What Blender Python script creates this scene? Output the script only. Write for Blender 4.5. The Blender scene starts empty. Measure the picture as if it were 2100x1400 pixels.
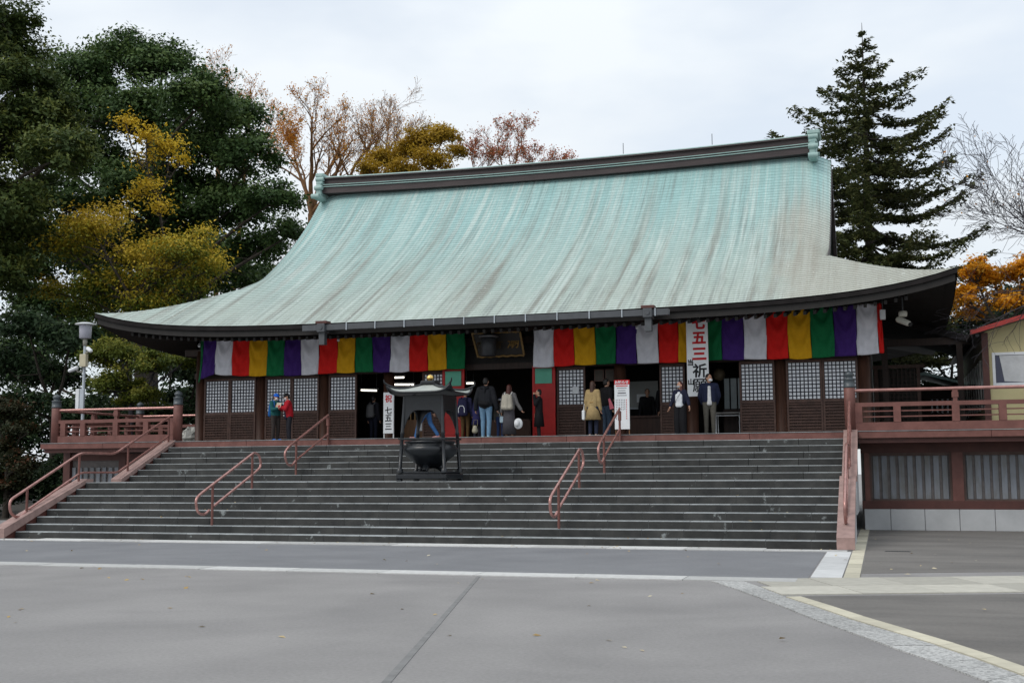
import bpy, math, random
import numpy as np
from mathutils import Vector, Matrix
random.seed(7); rng = np.random.default_rng(7)
S = bpy.context.scene
COL = S.collection
R = math.radians

# ------------------------------------------------------------------ camera, sky, sun, exposure
YAW, PITCH, ROLL = -0.303, 0.1097, -0.0059
CAM = Vector((19.5578, -23.2223, 1.5095))
fw = Vector((math.sin(YAW)*math.cos(PITCH), math.cos(YAW)*math.cos(PITCH), math.sin(PITCH)))
r0 = Vector((math.cos(YAW), -math.sin(YAW), 0)); u0 = r0.cross(fw)
cr = math.cos(ROLL)*r0 + math.sin(ROLL)*u0
cu = -math.sin(ROLL)*r0 + math.cos(ROLL)*u0
cam = bpy.data.cameras.new('camera'); camo = bpy.data.objects.new('camera', cam); COL.objects.link(camo)
M = Matrix((cr, cu, -fw)).transposed().to_4x4(); M.translation = CAM
camo.matrix_world = M
cam.sensor_width = 36; cam.lens = 2406.99/2100*36; cam.clip_end = 2000; cam.clip_start = .1
S.camera = camo

SUN_DIR = Vector((-0.50, -0.62, 0.80)).normalized()
w = bpy.data.worlds.new('World'); S.world = w; w.use_nodes = True
nt = w.node_tree; nt.nodes.clear()
def N(nt, t, **k):
    n = nt.nodes.new(t)
    for a, b in k.items(): setattr(n, a, b)
    return n
def wl(a, b, nt=nt): nt.links.new(a, b)
out = N(nt, 'ShaderNodeOutputWorld'); bg = N(nt, 'ShaderNodeBackground'); bg.inputs[1].default_value = 0.1
sky = N(nt, 'ShaderNodeTexSky'); sky.sky_type = 'NISHITA'; sky.sun_disc = False
sky.sun_elevation = math.asin(SUN_DIR.z); sky.sun_rotation = math.atan2(SUN_DIR.x, SUN_DIR.y)
tc = N(nt, 'ShaderNodeTexCoord')
mp = N(nt, 'ShaderNodeMapping'); mp.inputs['Scale'].default_value = (1.0, 1.0, 2.6); mp.inputs['Location'].default_value = (.3, .1, .2)
nz = N(nt, 'ShaderNodeTexNoise'); nz.inputs['Scale'].default_value = 3.2; nz.inputs['Detail'].default_value = 5; nz.inputs['Roughness'].default_value = .5
rp = N(nt, 'ShaderNodeValToRGB'); rp.color_ramp.elements[0].position = .36; rp.color_ramp.elements[0].color = (.74, .74, .74, 1)
rp.color_ramp.elements[1].position = .58; rp.color_ramp.elements[1].color = (1, 1, 1, 1)
sep = N(nt, 'ShaderNodeSeparateXYZ')
ma = N(nt, 'ShaderNodeMath', operation='MULTIPLY_ADD'); ma.inputs[1].default_value = 4.2; ma.inputs[2].default_value = 8.75   # an overcast sky brightens gently to the zenith
mx = N(nt, 'ShaderNodeMath', operation='MAXIMUM'); mx.inputs[1].default_value = 0
cc = N(nt, 'ShaderNodeVectorMath', operation='SCALE'); cc.inputs[0].default_value = (.90, .955, 1.005)
mix = N(nt, 'ShaderNodeMix', data_type='RGBA')
hs = N(nt, 'ShaderNodeVectorMath', operation='SCALE'); hs.inputs['Scale'].default_value = 1.7
wl(tc.outputs['Generated'], mp.inputs[0]); wl(mp.outputs[0], nz.inputs['Vector']); wl(nz.outputs[0], rp.inputs[0])
wl(tc.outputs['Generated'], sep.inputs[0]); wl(sep.outputs['Z'], mx.inputs[0]); wl(mx.outputs[0], ma.inputs[0]); wl(ma.outputs[0], cc.inputs['Scale'])
wl(sky.outputs[0], hs.inputs[0])
wl(rp.outputs[0], mix.inputs[0]); wl(hs.outputs[0], mix.inputs[6]); wl(cc.outputs[0], mix.inputs[7]); wl(mix.outputs[2], bg.inputs[0]); wl(bg.outputs[0], out.inputs[0])

sun = bpy.data.lights.new('sun', 'SUN'); sun.energy = 1.5; sun.angle = R(30); sun.color = (1, .95, .88)
suno = bpy.data.objects.new('sun', sun); COL.objects.link(suno)
suno.rotation_euler = (-SUN_DIR).to_track_quat('-Z', 'Y').to_euler()
S.view_settings.view_transform = 'Standard'; S.view_settings.look = 'None'
S.view_settings.exposure = 0; S.view_settings.gamma = 1; S.view_settings.use_curve_mapping = False
S.cycles.max_bounces = 6; S.cycles.transparent_max_bounces = 8

# ------------------------------------------------------------------ helpers
def prop(o, label=None, cat=None, group=None, kind=None):
    if label: o['label'] = label
    if cat: o['category'] = cat
    if group: o['group'] = group
    if kind: o['kind'] = kind
    return o
def empty(name, loc, label=None, cat=None, group=None, kind=None, rz=0):
    o = bpy.data.objects.new(name, None); COL.objects.link(o); o.location = loc; o.rotation_euler = (0, 0, rz)
    o.empty_display_size = .2
    WORLD[o.name] = Matrix.Translation(loc) @ Matrix.Rotation(rz, 4, 'Z')
    return prop(o, label, cat, group, kind)
WORLD = {}

class MB:
    """Collects primitives; build() links them as one mesh object (coordinates are world unless local=True)."""
    def __init__(s): s.v = []; s.f = []; s.m = []; s.sm = []
    def add(s, vs, fs, m=0, smooth=False):
        b = len(s.v); s.v += [tuple(x) for x in vs]
        for f in fs: s.f.append([b+i for i in f]); s.m.append(m); s.sm.append(smooth)
        return s
    def box(s, x0, x1, y0, y1, z0, z1, m=0):
        return s.add([(x0,y0,z0),(x1,y0,z0),(x1,y1,z0),(x0,y1,z0),(x0,y0,z1),(x1,y0,z1),(x1,y1,z1),(x0,y1,z1)],
              [(0,3,2,1),(4,5,6,7),(0,1,5,4),(1,2,6,5),(2,3,7,6),(3,0,4,7)], m)
    def cbox(s, x0, x1, y0, y1, z0, z1, c=.01, m=0):
        """box with chamfered edges (8 corners cut as 3-vertex corners)"""
        V = []; idx = {}
        for i, x in enumerate((x0, x1)):
            for j, y in enumerate((y0, y1)):
                for k, z in enumerate((z0, z1)):
                    sx, sy, sz = (1-2*i)*c, (1-2*j)*c, (1-2*k)*c
                    idx[i,j,k,0] = len(V); V.append((x, y+sy, z+sz))
                    idx[i,j,k,1] = len(V); V.append((x+sx, y, z+sz))
                    idx[i,j,k,2] = len(V); V.append((x+sx, y+sy, z))
        F = []
        I = lambda i,j,k,a: idx[i,j,k,a]
        F.append([I(0,0,0,0),I(0,0,1,0),I(0,1,1,0),I(0,1,0,0)]); F.append([I(1,0,0,0),I(1,1,0,0),I(1,1,1,0),I(1,0,1,0)])
        F.append([I(0,0,0,1),I(1,0,0,1),I(1,0,1,1),I(0,0,1,1)]); F.append([I(0,1,0,1),I(0,1,1,1),I(1,1,1,1),I(1,1,0,1)])
        F.append([I(0,0,0,2),I(0,1,0,2),I(1,1,0,2),I(1,0,0,2)]); F.append([I(0,0,1,2),I(1,0,1,2),I(1,1,1,2),I(0,1,1,2)])
        for i in (0,1):
            for j in (0,1):
                F.append([I(i,j,0,0),I(i,j,1,0),I(i,j,1,1),I(i,j,0,1)])
        for i in (0,1):
            for k in (0,1):
                F.append([I(i,0,k,0),I(i,1,k,0),I(i,1,k,2),I(i,0,k,2)])
        for j in (0,1):
            for k in (0,1):
                F.append([I(0,j,k,1),I(1,j,k,1),I(1,j,k,2),I(0,j,k,2)])
        for i in (0,1):
            for j in (0,1):
                for k in (0,1): F.append([I(i,j,k,0),I(i,j,k,1),I(i,j,k,2)])
        return s.add(V, F, m)
    def obox(s, a, b, wd, h, m=0, up=(0,0,1)):
        """bar of width wd, height h from a to b"""
        a = Vector(a); b = Vector(b); d = (b-a).normalized(); sd = d.cross(Vector(up)).normalized()*wd/2; uu = sd.cross(d).normalized()*h/2
        vs = [p + q for p in (a, b) for q in (-sd-uu, sd-uu, sd+uu, -sd+uu)]
        return s.add(vs, [(0,1,2,3),(7,6,5,4),(0,4,5,1),(1,5,6,2),(2,6,7,3),(3,7,4,0)], m)
    def tube(s, pts, rad, n=8, m=0, cap=True, smooth=True):
        pts = [Vector(p) for p in pts]; k = len(pts)
        if not hasattr(rad, '__len__'): rad = [rad]*k
        rings = []; ref = None
        for i in range(k):
            d = (pts[min(i+1,k-1)] - pts[max(i-1,0)])
            d = d.normalized() if d.length > 1e-9 else Vector((0,0,1))
            if ref is None: ref = Vector((0,1,0)) if abs(d.y) < .9 else Vector((1,0,0))
            a = (ref - d*ref.dot(d)); a = a.normalized() if a.length > 1e-6 else d.orthogonal().normalized(); ref = a
            b = d.cross(a)
            rings.append([pts[i] + rad[i]*(math.cos(2*math.pi*j/n)*a + math.sin(2*math.pi*j/n)*b) for j in range(n)])
        vs = [p for r in rings for p in r]; fs = []
        for i in range(k-1):
            for j in range(n): fs.append((i*n+j, i*n+(j+1)%n, (i+1)*n+(j+1)%n, (i+1)*n+j))
        s.add(vs, fs, m, smooth)
        if cap: s.add(rings[0], [list(range(n))[::-1]], m); s.add(rings[-1], [list(range(n))], m)
        return s
    def lathe(s, prof, c=(0,0,0), n=16, m=0, sx=1, sy=1, smooth=True):
        vs = []; fs = []; k = len(prof)
        for r, z in prof:
            for j in range(n): vs.append((c[0]+sx*r*math.cos(2*math.pi*j/n), c[1]+sy*r*math.sin(2*math.pi*j/n), c[2]+z))
        for i in range(k-1):
            for j in range(n): fs.append((i*n+j, i*n+(j+1)%n, (i+1)*n+(j+1)%n, (i+1)*n+j))
        fs.append(tuple(range(n))[::-1]); fs.append(tuple((k-1)*n+j for j in range(n)))
        return s.add(vs, fs, m, smooth)
    def ell(s, c, r, n=10, m=0):
        prof = [(max(1e-3, math.sin(math.pi*i/(n-2))), -math.cos(math.pi*i/(n-2))) for i in range(n-1)]
        vs = []; k = len(prof)
        for a, z in prof:
            for j in range(n): vs.append((c[0]+r[0]*a*math.cos(2*math.pi*j/n), c[1]+r[1]*a*math.sin(2*math.pi*j/n), c[2]+r[2]*z))
        fs = [(i*n+j, i*n+(j+1)%n, (i+1)*n+(j+1)%n, (i+1)*n+j) for i in range(k-1) for j in range(n)]
        fs.append(tuple(range(n))[::-1]); fs.append(tuple((k-1)*n+j for j in range(n)))
        return s.add(vs, fs, m, True)
    def cap(s, a, b, ra, rb, n=8, m=0):
        """tapered capsule"""
        a = Vector(a); b = Vector(b); d = (b-a); L = d.length; d = d/L if L > 1e-6 else Vector((0,0,1))
        P = []; Q = []
        for t in (-1, -.7, -.35): P.append(a + d*ra*t); Q.append(max(1e-3, ra*math.sqrt(max(0,1-t*t))))
        P.append(a); Q.append(ra); P.append(b); Q.append(rb)
        for t in (.35, .7, 1): P.append(b + d*rb*t); Q.append(max(1e-3, rb*math.sqrt(max(0,1-t*t))))
        return s.tube(P, Q, n, m)
    def prism(s, poly, axis, a, b, m=0):
        """closed polygon in the two other axes extruded along axis from a to b"""
        n = len(poly)
        def mk(p, t): return (t, p[0], p[1]) if axis == 0 else ((p[0], t, p[1]) if axis == 1 else (p[0], p[1], t))
        vs = [mk(p, a) for p in poly] + [mk(p, b) for p in poly]
        return s.add(vs, [tuple(range(n))[::-1], tuple(range(n, 2*n))] + [(i, (i+1)%n, n+(i+1)%n, n+i) for i in range(n)], m)
    def build(s, name, mats, parent=None, local=False, fix=True, **pr):
        me = bpy.data.meshes.new(name)
        vs = s.v
        if parent is not None and not local:
            W = wmat(parent).inverted(); vs = [tuple(W @ Vector(v)) for v in vs]
        me.from_pydata(vs, [], s.f)
        if not isinstance(mats, (list, tuple)): mats = [mats]
        for m in mats: me.materials.append(m)
        me.polygons.foreach_set('material_index', s.m); me.polygons.foreach_set('use_smooth', s.sm)
        me.update()
        if fix:
            import bmesh
            bm = bmesh.new(); bm.from_mesh(me); bmesh.ops.recalc_face_normals(bm, faces=bm.faces); bm.to_mesh(me); bm.free()
        o = bpy.data.objects.new(name, me); COL.objects.link(o)
        if parent is not None: o.parent = parent
        return prop(o, **pr)
def wmat(o):
    m = Matrix.Identity(4)
    while o is not None:
        m = Matrix.LocRotScale(o.location, o.rotation_euler, o.scale) @ m; o = o.parent
    return m
def inst(src, name, parent, loc, scale=(1,1,1), rz=0, mesh_only=True):
    """another object sharing src's mesh, at a world place under parent"""
    o = src.copy(); o.name = name; COL.objects.link(o); o.parent = parent
    if parent is not None:
        loc = wmat(parent).inverted() @ Vector(loc)
    o.location = loc; o.scale = scale; o.rotation_euler = (0,0,rz)
    return o

# ------------------------------------------------------------------ materials
MATS = {}
def mat(name, col, rough=.65, var=.18, scale=6, bump=.15, metallic=0, spec=.4, col2=None, stretch=(1,1,1), emit=0, detail=4, thr=None, bscale=None):
    if name in MATS: return MATS[name]
    m = bpy.data.materials.new(name); m.use_nodes = True; t = m.node_tree; b = t.nodes['Principled BSDF']
    b.inputs['Roughness'].default_value = rough; b.inputs['Metallic'].default_value = metallic; b.inputs['Specular IOR Level'].default_value = spec
    g = N(t, 'ShaderNodeNewGeometry'); mp = N(t, 'ShaderNodeMapping'); mp.inputs['Scale'].default_value = stretch
    t.links.new(g.outputs['Position'], mp.inputs[0])
    n = N(t, 'ShaderNodeTexNoise'); n.inputs['Scale'].default_value = scale; n.inputs['Detail'].default_value = detail; n.inputs['Roughness'].default_value = .6
    t.links.new(mp.outputs[0], n.inputs['Vector'])
    rmp = N(t, 'ShaderNodeValToRGB'); e = rmp.color_ramp.elements
    lo, hi = thr or (.3, .7)
    e[0].position = lo; e[1].position = hi
    c2 = col2 or tuple(min(1, c*(1+var)) for c in col); c1 = col if col2 else tuple(c*(1-var) for c in col)
    e[0].color = (*c1, 1); e[1].color = (*c2, 1)
    t.links.new(n.outputs[0], rmp.inputs[0]); t.links.new(rmp.outputs[0], b.inputs['Base Color'])
    if bump:
        bn = N(t, 'ShaderNodeBump'); bn.inputs['Strength'].default_value = bump; bn.inputs['Distance'].default_value = .02
        n2 = N(t, 'ShaderNodeTexNoise'); n2.inputs['Scale'].default_value = bscale or scale*5; n2.inputs['Detail'].default_value = 3
        t.links.new(mp.outputs[0], n2.inputs['Vector']); t.links.new(n2.outputs[0], bn.inputs['Height']); t.links.new(bn.outputs[0], b.inputs['Normal'])
    if emit:
        b.inputs['Emission Color'].default_value = (*col, 1); b.inputs['Emission Strength'].default_value = emit
    MATS[name] = m
    return m
def cloth(col, rough=.85): return mat('cloth_%.3f_%.3f_%.3f' % col, col, rough, var=.16, scale=14, bump=.25, spec=.2)

asph = mat('asphalt', (.222,.217,.212), .9, col2=(.272,.265,.258), scale=.55, detail=9, bump=.35, bscale=150, spec=.3)
asph_blue = mat('asphalt_blue', (.162,.167,.176), .85, col2=(.195,.20,.208), scale=.8, detail=8, bump=.3, bscale=140, spec=.35)
asph_dark = mat('asphalt_dark', (.12,.115,.108), .9, col2=(.195,.185,.17), scale=.7, detail=9, bump=.4, bscale=140, spec=.3, stretch=(.5,1.6,1))
seam_m = mat('asphalt_seam', (.178,.177,.176), .9, bump=.2)
kerb_m = mat('kerb_granite', (.46,.46,.45), .75, var=.12, scale=9, bump=.15)
gran_m = mat('speckled_granite', (.24,.24,.235), .8, col2=(.42,.42,.41), scale=34, detail=3, bump=.2, thr=(.42,.55))
cream_m = mat('cream_tile', (.47,.44,.345), .75, var=.10, scale=5, bump=.1)
beige_m = mat('beige_paver', (.40,.385,.335), .8, var=.10, scale=6, bump=.15)
slab_m = mat('pale_slab', (.47,.475,.475), .75, var=.08, scale=5, bump=.1)
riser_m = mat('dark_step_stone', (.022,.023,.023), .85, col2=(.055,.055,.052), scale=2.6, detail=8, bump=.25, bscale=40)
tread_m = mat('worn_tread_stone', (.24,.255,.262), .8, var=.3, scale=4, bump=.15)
redp = mat('redbrown_paint', (.120,.046,.037), .55, col2=(.185,.076,.062), scale=4, bump=.14, spec=.4, detail=9)
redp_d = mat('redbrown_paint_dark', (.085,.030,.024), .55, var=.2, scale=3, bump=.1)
cop_m = mat('redbrown_coping', (.30,.20,.18), .8, var=.22, scale=4, bump=.2)
rail_m = mat('copper_rail_paint', (.40,.20,.175), .26, var=.22, scale=6, bump=0, spec=.8, metallic=.45)
cap_m = mat('dark_bronze_cap', (.05,.062,.07), .45, var=.2, bump=.1, spec=.6)
conc_m = mat('grey_concrete', (.43,.44,.45), .85, var=.12, scale=1.5, bump=.15)
batten_m = mat('weathered_zinc_batten', (.18,.18,.175), .7, col2=(.25,.27,.31), scale=3.5, bump=.1, stretch=(2,2,.5))
batten_b = mat('zinc_backing', (.15,.135,.13), .75, var=.2)
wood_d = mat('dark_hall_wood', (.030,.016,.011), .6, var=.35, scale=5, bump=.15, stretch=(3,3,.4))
wood_p = mat('pillar_wood', (.060,.026,.016), .5, var=.35, scale=5, bump=.12, stretch=(4,4,.3))
wood_b = mat('brown_lattice_wood', (.085,.045,.034), .6, var=.3, scale=6, bump=.1)
lat_m = mat('navy_black_lattice', (.012,.014,.024), .6, var=.2, bump=0)
paper_m = mat('shoji_paper', (.86,.88,.92), .9, var=.07, scale=3, bump=0)
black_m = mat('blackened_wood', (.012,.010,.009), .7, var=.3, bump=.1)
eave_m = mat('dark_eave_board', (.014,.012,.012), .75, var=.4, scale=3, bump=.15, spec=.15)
red_m = mat('vermilion_door', (.42,.012,.010), .5, var=.1, scale=4, bump=.08)
green_m = mat('mint_panel', (.11,.40,.28), .6, var=.07, bump=.03)
gold_m = mat('gold_leaf', (.75,.50,.16), .28, var=.1, metallic=1, bump=0)
gold_d = mat('old_gold_paint', (.22,.13,.04), .5, var=.3, bump=.1)
bronze = mat('black_bronze', (.010,.012,.015), .33, var=.3, scale=5, bump=.1, spec=.45)
bronze_r = mat('pale_bronze_roof', (.29,.32,.30), .5, col2=(.40,.42,.39), scale=5, bump=.08, spec=.5)
gut_m = mat('grey_gutter_metal', (.06,.065,.072), .5, var=.15, bump=.05, spec=.5)
pat_m = mat('patina_copper', (.23,.36,.345), .55, col2=(.34,.45,.42), scale=4, bump=.12)
ridge_m = mat('ridge_dark_copper', (.042,.030,.030), .5, var=.3, scale=3, bump=.1, stretch=(.5,2,4))
white_m = mat('white_board', (.72,.74,.76), .6, var=.03, bump=0)
whitepl = mat('white_plastic', (.66,.68,.70), .45, var=.05, bump=0)
greymet = mat('light_grey_pole', (.42,.46,.50), .4, var=.06, bump=0)
beigebox = mat('beige_box', (.46,.42,.30), .6, var=.1, bump=0)
tube_m = mat('fluorescent_tube', (1.0,.93,.80), .5, var=0, bump=0, emit=2.2)
red_ink = mat('red_ink', (.55,.012,.018), .7, var=.04, bump=0)
blk_ink = mat('black_ink', (.010,.010,.012), .7, var=.05, bump=0)
grey_ink = mat('grey_ink', (.16,.16,.18), .7, var=.05, bump=0)
yel_m = mat('yellow_wall_board', (.50,.44,.24), .75, var=.07, scale=2, bump=.06)
redroof = mat('red_roof_edge', (.34,.035,.028), .5, var=.15, bump=.05)
navy_gl = mat('navy_window_glass', (.012,.014,.05), .12, var=.1, bump=0, spec=.6)
tarp_m = mat('white_drape', (.50,.51,.52), .8, var=.1, scale=4, bump=.4, bscale=9)
bark_m = mat('tree_bark', (.045,.036,.028), .9, var=.35, scale=6, bump=.5, stretch=(3,3,.6))
bark_o = mat('warm_bark', (.16,.082,.034), .9, var=.3, scale=5, bump=.4)
bark_g = mat('grey_bark', (.055,.050,.058), .9, var=.3, scale=6, bump=.3)
soil_m = mat('leafy_soil', (.035,.030,.024), .95, var=.4, scale=3, bump=.5)
stone_m = mat('pale_garden_stone', (.42,.42,.39), .85, var=.25, scale=7, bump=.5)
skin_m = mat('skin', (.50,.28,.19), .55, var=.06, scale=10, bump=0)
hair_m = mat('black_hair', (.012,.010,.009), .45, var=.3, scale=30, bump=.3, stretch=(3,3,.5))
hairbr = mat('brown_hair', (.05,.022,.014), .45, var=.3, scale=30, bump=.3, stretch=(3,3,.5))
hairred = mat('reddish_hair', (.075,.02,.016), .45, var=.3, scale=30, bump=.3, stretch=(3,3,.5))
hairgr = mat('grey_hair', (.26,.25,.23), .6, var=.2, scale=30, bump=.3)

def roof_material():
    m = bpy.data.materials.new('patina_shingles'); m.use_nodes = True; t = m.node_tree; b = t.nodes['Principled BSDF']
    L = t.links.new
    uv = N(t, 'ShaderNodeUVMap'); uv.uv_map = 'slope'
    sp = N(t, 'ShaderNodeSeparateXYZ'); L(uv.outputs[0], sp.inputs[0])
    def noise(sx, sy, scale=1, detail=4, rough=.55, off=0):
        mp = N(t, 'ShaderNodeMapping'); mp.inputs['Scale'].default_value = (sx, sy, 1); mp.inputs['Location'].default_value = (off, off*.7, 0)
        L(uv.outputs[0], mp.inputs[0]); n = N(t, 'ShaderNodeTexNoise'); n.inputs['Scale'].default_value = scale; n.inputs['Detail'].default_value = detail; n.inputs['Roughness'].default_value = rough
        L(mp.outputs[0], n.inputs['Vector']); return n.outputs[0]
    def ramp(src, a, b_, ca, cb):
        r = N(t, 'ShaderNodeValToRGB'); e = r.color_ramp.elements; e[0].position = a; e[1].position = b_; e[0].color = (*ca,1); e[1].color = (*cb,1); L(src, r.inputs[0]); return r.outputs[0]
    def mixc(f, a, b_, blend='MIX'):
        x = N(t, 'ShaderNodeMix', data_type='RGBA', blend_type=blend); L(f, x.inputs[0]) if hasattr(f, 'node') else setattr(x.inputs[0], 'default_value', f); L(a, x.inputs[6]); L(b_, x.inputs[7]); return x.outputs[2]
    def math_(op, a, b_=None, c=None):
        x = N(t, 'ShaderNodeMath', operation=op)
        for i, v in enumerate((a, b_, c)):
            if v is None: continue
            if hasattr(v, 'node'): L(v, x.inputs[i])
            else: x.inputs[i].default_value = v
        return x.outputs[0]
    v = math_('DIVIDE', sp.outputs['Y'], 11.0)          # 0 at the eave, 1 at the ridge
    vw = math_('ADD', v, math_('MULTIPLY', math_('SUBTRACT', noise(.8, .12, 1, 5), .5), .55))
    base = ramp(vw, .08, .78, (.365,.425,.385), (.27,.44,.43))
    streak = ramp(noise(2.1, .085, 1, 6, .65), .50, .62, (0,0,0), (1,1,1))
    low = ramp(v, .35, .98, (1,1,1), (.12,.12,.12))
    f = mixc(1.0, streak, low, 'MULTIPLY')
    rgb2 = N(t, 'ShaderNodeRGB'); rgb2.outputs[0].default_value = (.215,.215,.185,1)
    fs = N(t, 'ShaderNodeRGBToBW'); L(f, fs.inputs[0])
    c = mixc(math_('MULTIPLY', fs.outputs[0], .85), base, rgb2.outputs[0])
    s2 = ramp(noise(6.5, .14, 1, 5, .65, 3.1), .46, .60, (0,0,0), (1,1,1)); b2 = N(t, 'ShaderNodeRGBToBW'); L(s2, b2.inputs[0])
    rgb3 = N(t, 'ShaderNodeRGB'); rgb3.outputs[0].default_value = (.50,.575,.54,1)
    pm = N(t, 'ShaderNodeRGBToBW'); L(ramp(noise(.55, .16, 1, 4, .6, 5.5), .36, .64, (.25,.25,.25), (1,1,1)), pm.inputs[0])
    c = mixc(math_('MULTIPLY', math_('MULTIPLY', b2.outputs[0], pm.outputs[0]), .78), c, rgb3.outputs[0])
    s3 = ramp(noise(9, .16, 1, 5, .65, 7.7), .50, .64, (0,0,0), (1,1,1)); b3 = N(t, 'ShaderNodeRGBToBW'); L(s3, b3.inputs[0])
    rgb4 = N(t, 'ShaderNodeRGB'); rgb4.outputs[0].default_value = (.16,.185,.175,1)
    pn = N(t, 'ShaderNodeRGBToBW'); L(ramp(noise(.7, .2, 1, 4, .6, 2.2), .38, .66, (.2,.2,.2), (1,1,1)), pn.inputs[0])
    c = mixc(math_('MULTIPLY', math_('MULTIPLY', b3.outputs[0], pn.outputs[0]), .68), c, rgb4.outputs[0])
    # the turned shingles along the right verge and skirt are tinted beige
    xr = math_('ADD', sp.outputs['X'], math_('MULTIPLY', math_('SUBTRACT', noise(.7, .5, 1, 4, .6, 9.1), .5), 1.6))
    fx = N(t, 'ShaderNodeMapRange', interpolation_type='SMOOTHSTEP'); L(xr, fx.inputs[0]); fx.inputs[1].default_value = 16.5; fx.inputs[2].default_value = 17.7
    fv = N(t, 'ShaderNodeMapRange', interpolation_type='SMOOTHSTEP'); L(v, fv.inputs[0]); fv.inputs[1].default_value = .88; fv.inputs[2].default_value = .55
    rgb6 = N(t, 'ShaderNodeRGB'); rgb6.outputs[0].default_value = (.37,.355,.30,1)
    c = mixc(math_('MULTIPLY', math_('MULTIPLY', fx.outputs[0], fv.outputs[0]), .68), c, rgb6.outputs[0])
    br = N(t, 'ShaderNodeTexBrick'); br.inputs['Scale'].default_value = 1; br.inputs['Brick Width'].default_value = .30; br.inputs['Row Height'].default_value = .17
    br.inputs['Mortar Size'].default_value = .008; br.inputs['Color1'].default_value = (.95,.95,.95,1); br.inputs['Color2'].default_value = (1.05,1.05,1.05,1); br.inputs['Mortar'].default_value = (.86,.86,.86,1)
    L(uv.outputs[0], br.inputs['Vector'])
    c = mixc(1.0, c, br.outputs[0], 'MULTIPLY')
    spk = ramp(noise(9, 9, 1, 2, .5, 1.3), .66, .72, (0,0,0), (1,1,1)); bs = N(t, 'ShaderNodeRGBToBW'); L(spk, bs.inputs[0])  # pale specks: sparkling highlights painted into the colour of the lower courses
    lowf = N(t, 'ShaderNodeRGBToBW'); L(ramp(v, .05, .6, (1,1,1), (0,0,0)), lowf.inputs[0])
    rgb5 = N(t, 'ShaderNodeRGB'); rgb5.outputs[0].default_value = (.55,.58,.54,1)
    c = mixc(math_('MULTIPLY', math_('MULTIPLY', bs.outputs[0], lowf.outputs[0]), .7), c, rgb5.outputs[0])
    L(c, b.inputs['Base Color'])
    b.inputs['Roughness'].default_value = .5; b.inputs['Specular IOR Level'].default_value = .45
    bn = N(t, 'ShaderNodeBump'); bn.inputs['Strength'].default_value = .3; bn.inputs['Distance'].default_value = .02
    L(noise(8, 4, 1, 3), bn.inputs['Height']); L(bn.outputs[0], b.inputs['Normal'])
    return m
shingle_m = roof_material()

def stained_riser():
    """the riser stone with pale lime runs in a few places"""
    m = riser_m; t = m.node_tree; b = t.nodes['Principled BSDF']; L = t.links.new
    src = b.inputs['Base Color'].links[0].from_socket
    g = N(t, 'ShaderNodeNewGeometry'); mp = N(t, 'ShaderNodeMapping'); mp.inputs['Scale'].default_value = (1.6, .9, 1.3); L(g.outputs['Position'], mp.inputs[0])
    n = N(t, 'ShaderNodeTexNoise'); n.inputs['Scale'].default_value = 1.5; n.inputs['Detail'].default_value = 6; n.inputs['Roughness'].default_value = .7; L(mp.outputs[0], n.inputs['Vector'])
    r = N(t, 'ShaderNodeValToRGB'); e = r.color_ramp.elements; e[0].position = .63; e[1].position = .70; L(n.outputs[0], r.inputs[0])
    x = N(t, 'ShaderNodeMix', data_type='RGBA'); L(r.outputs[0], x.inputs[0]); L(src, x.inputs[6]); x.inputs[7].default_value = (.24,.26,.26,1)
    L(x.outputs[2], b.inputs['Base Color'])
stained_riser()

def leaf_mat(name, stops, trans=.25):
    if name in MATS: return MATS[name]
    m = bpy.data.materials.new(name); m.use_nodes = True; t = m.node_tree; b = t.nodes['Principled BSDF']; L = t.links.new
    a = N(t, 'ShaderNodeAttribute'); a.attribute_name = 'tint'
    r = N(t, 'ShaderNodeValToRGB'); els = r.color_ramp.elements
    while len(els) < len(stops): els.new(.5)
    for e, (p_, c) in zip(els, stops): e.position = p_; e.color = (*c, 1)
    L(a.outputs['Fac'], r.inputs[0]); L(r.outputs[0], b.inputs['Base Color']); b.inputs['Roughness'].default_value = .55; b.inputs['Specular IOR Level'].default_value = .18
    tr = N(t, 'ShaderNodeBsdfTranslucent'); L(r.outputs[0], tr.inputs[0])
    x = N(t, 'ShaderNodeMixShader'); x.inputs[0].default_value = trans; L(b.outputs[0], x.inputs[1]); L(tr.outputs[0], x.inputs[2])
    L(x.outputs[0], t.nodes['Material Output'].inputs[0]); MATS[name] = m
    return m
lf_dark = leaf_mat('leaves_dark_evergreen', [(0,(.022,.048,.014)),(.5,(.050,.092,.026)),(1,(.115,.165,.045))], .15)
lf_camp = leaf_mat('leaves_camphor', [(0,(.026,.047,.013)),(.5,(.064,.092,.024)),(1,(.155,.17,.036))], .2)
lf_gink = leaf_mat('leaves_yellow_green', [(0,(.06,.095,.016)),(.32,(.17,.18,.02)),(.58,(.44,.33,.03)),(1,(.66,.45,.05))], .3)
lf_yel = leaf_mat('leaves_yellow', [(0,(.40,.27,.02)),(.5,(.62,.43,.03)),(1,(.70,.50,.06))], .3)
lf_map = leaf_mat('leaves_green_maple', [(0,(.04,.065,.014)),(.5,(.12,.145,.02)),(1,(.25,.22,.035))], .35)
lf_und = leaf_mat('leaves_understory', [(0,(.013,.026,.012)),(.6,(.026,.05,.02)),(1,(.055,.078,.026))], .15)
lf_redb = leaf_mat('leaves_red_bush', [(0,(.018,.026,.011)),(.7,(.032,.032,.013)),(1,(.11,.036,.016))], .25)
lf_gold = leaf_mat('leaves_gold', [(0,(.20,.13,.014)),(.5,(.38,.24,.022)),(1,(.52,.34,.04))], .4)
lf_pink = leaf_mat('leaves_pink_red', [(0,(.34,.09,.05)),(.5,(.46,.13,.07)),(1,(.52,.24,.07))], .4)
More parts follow.
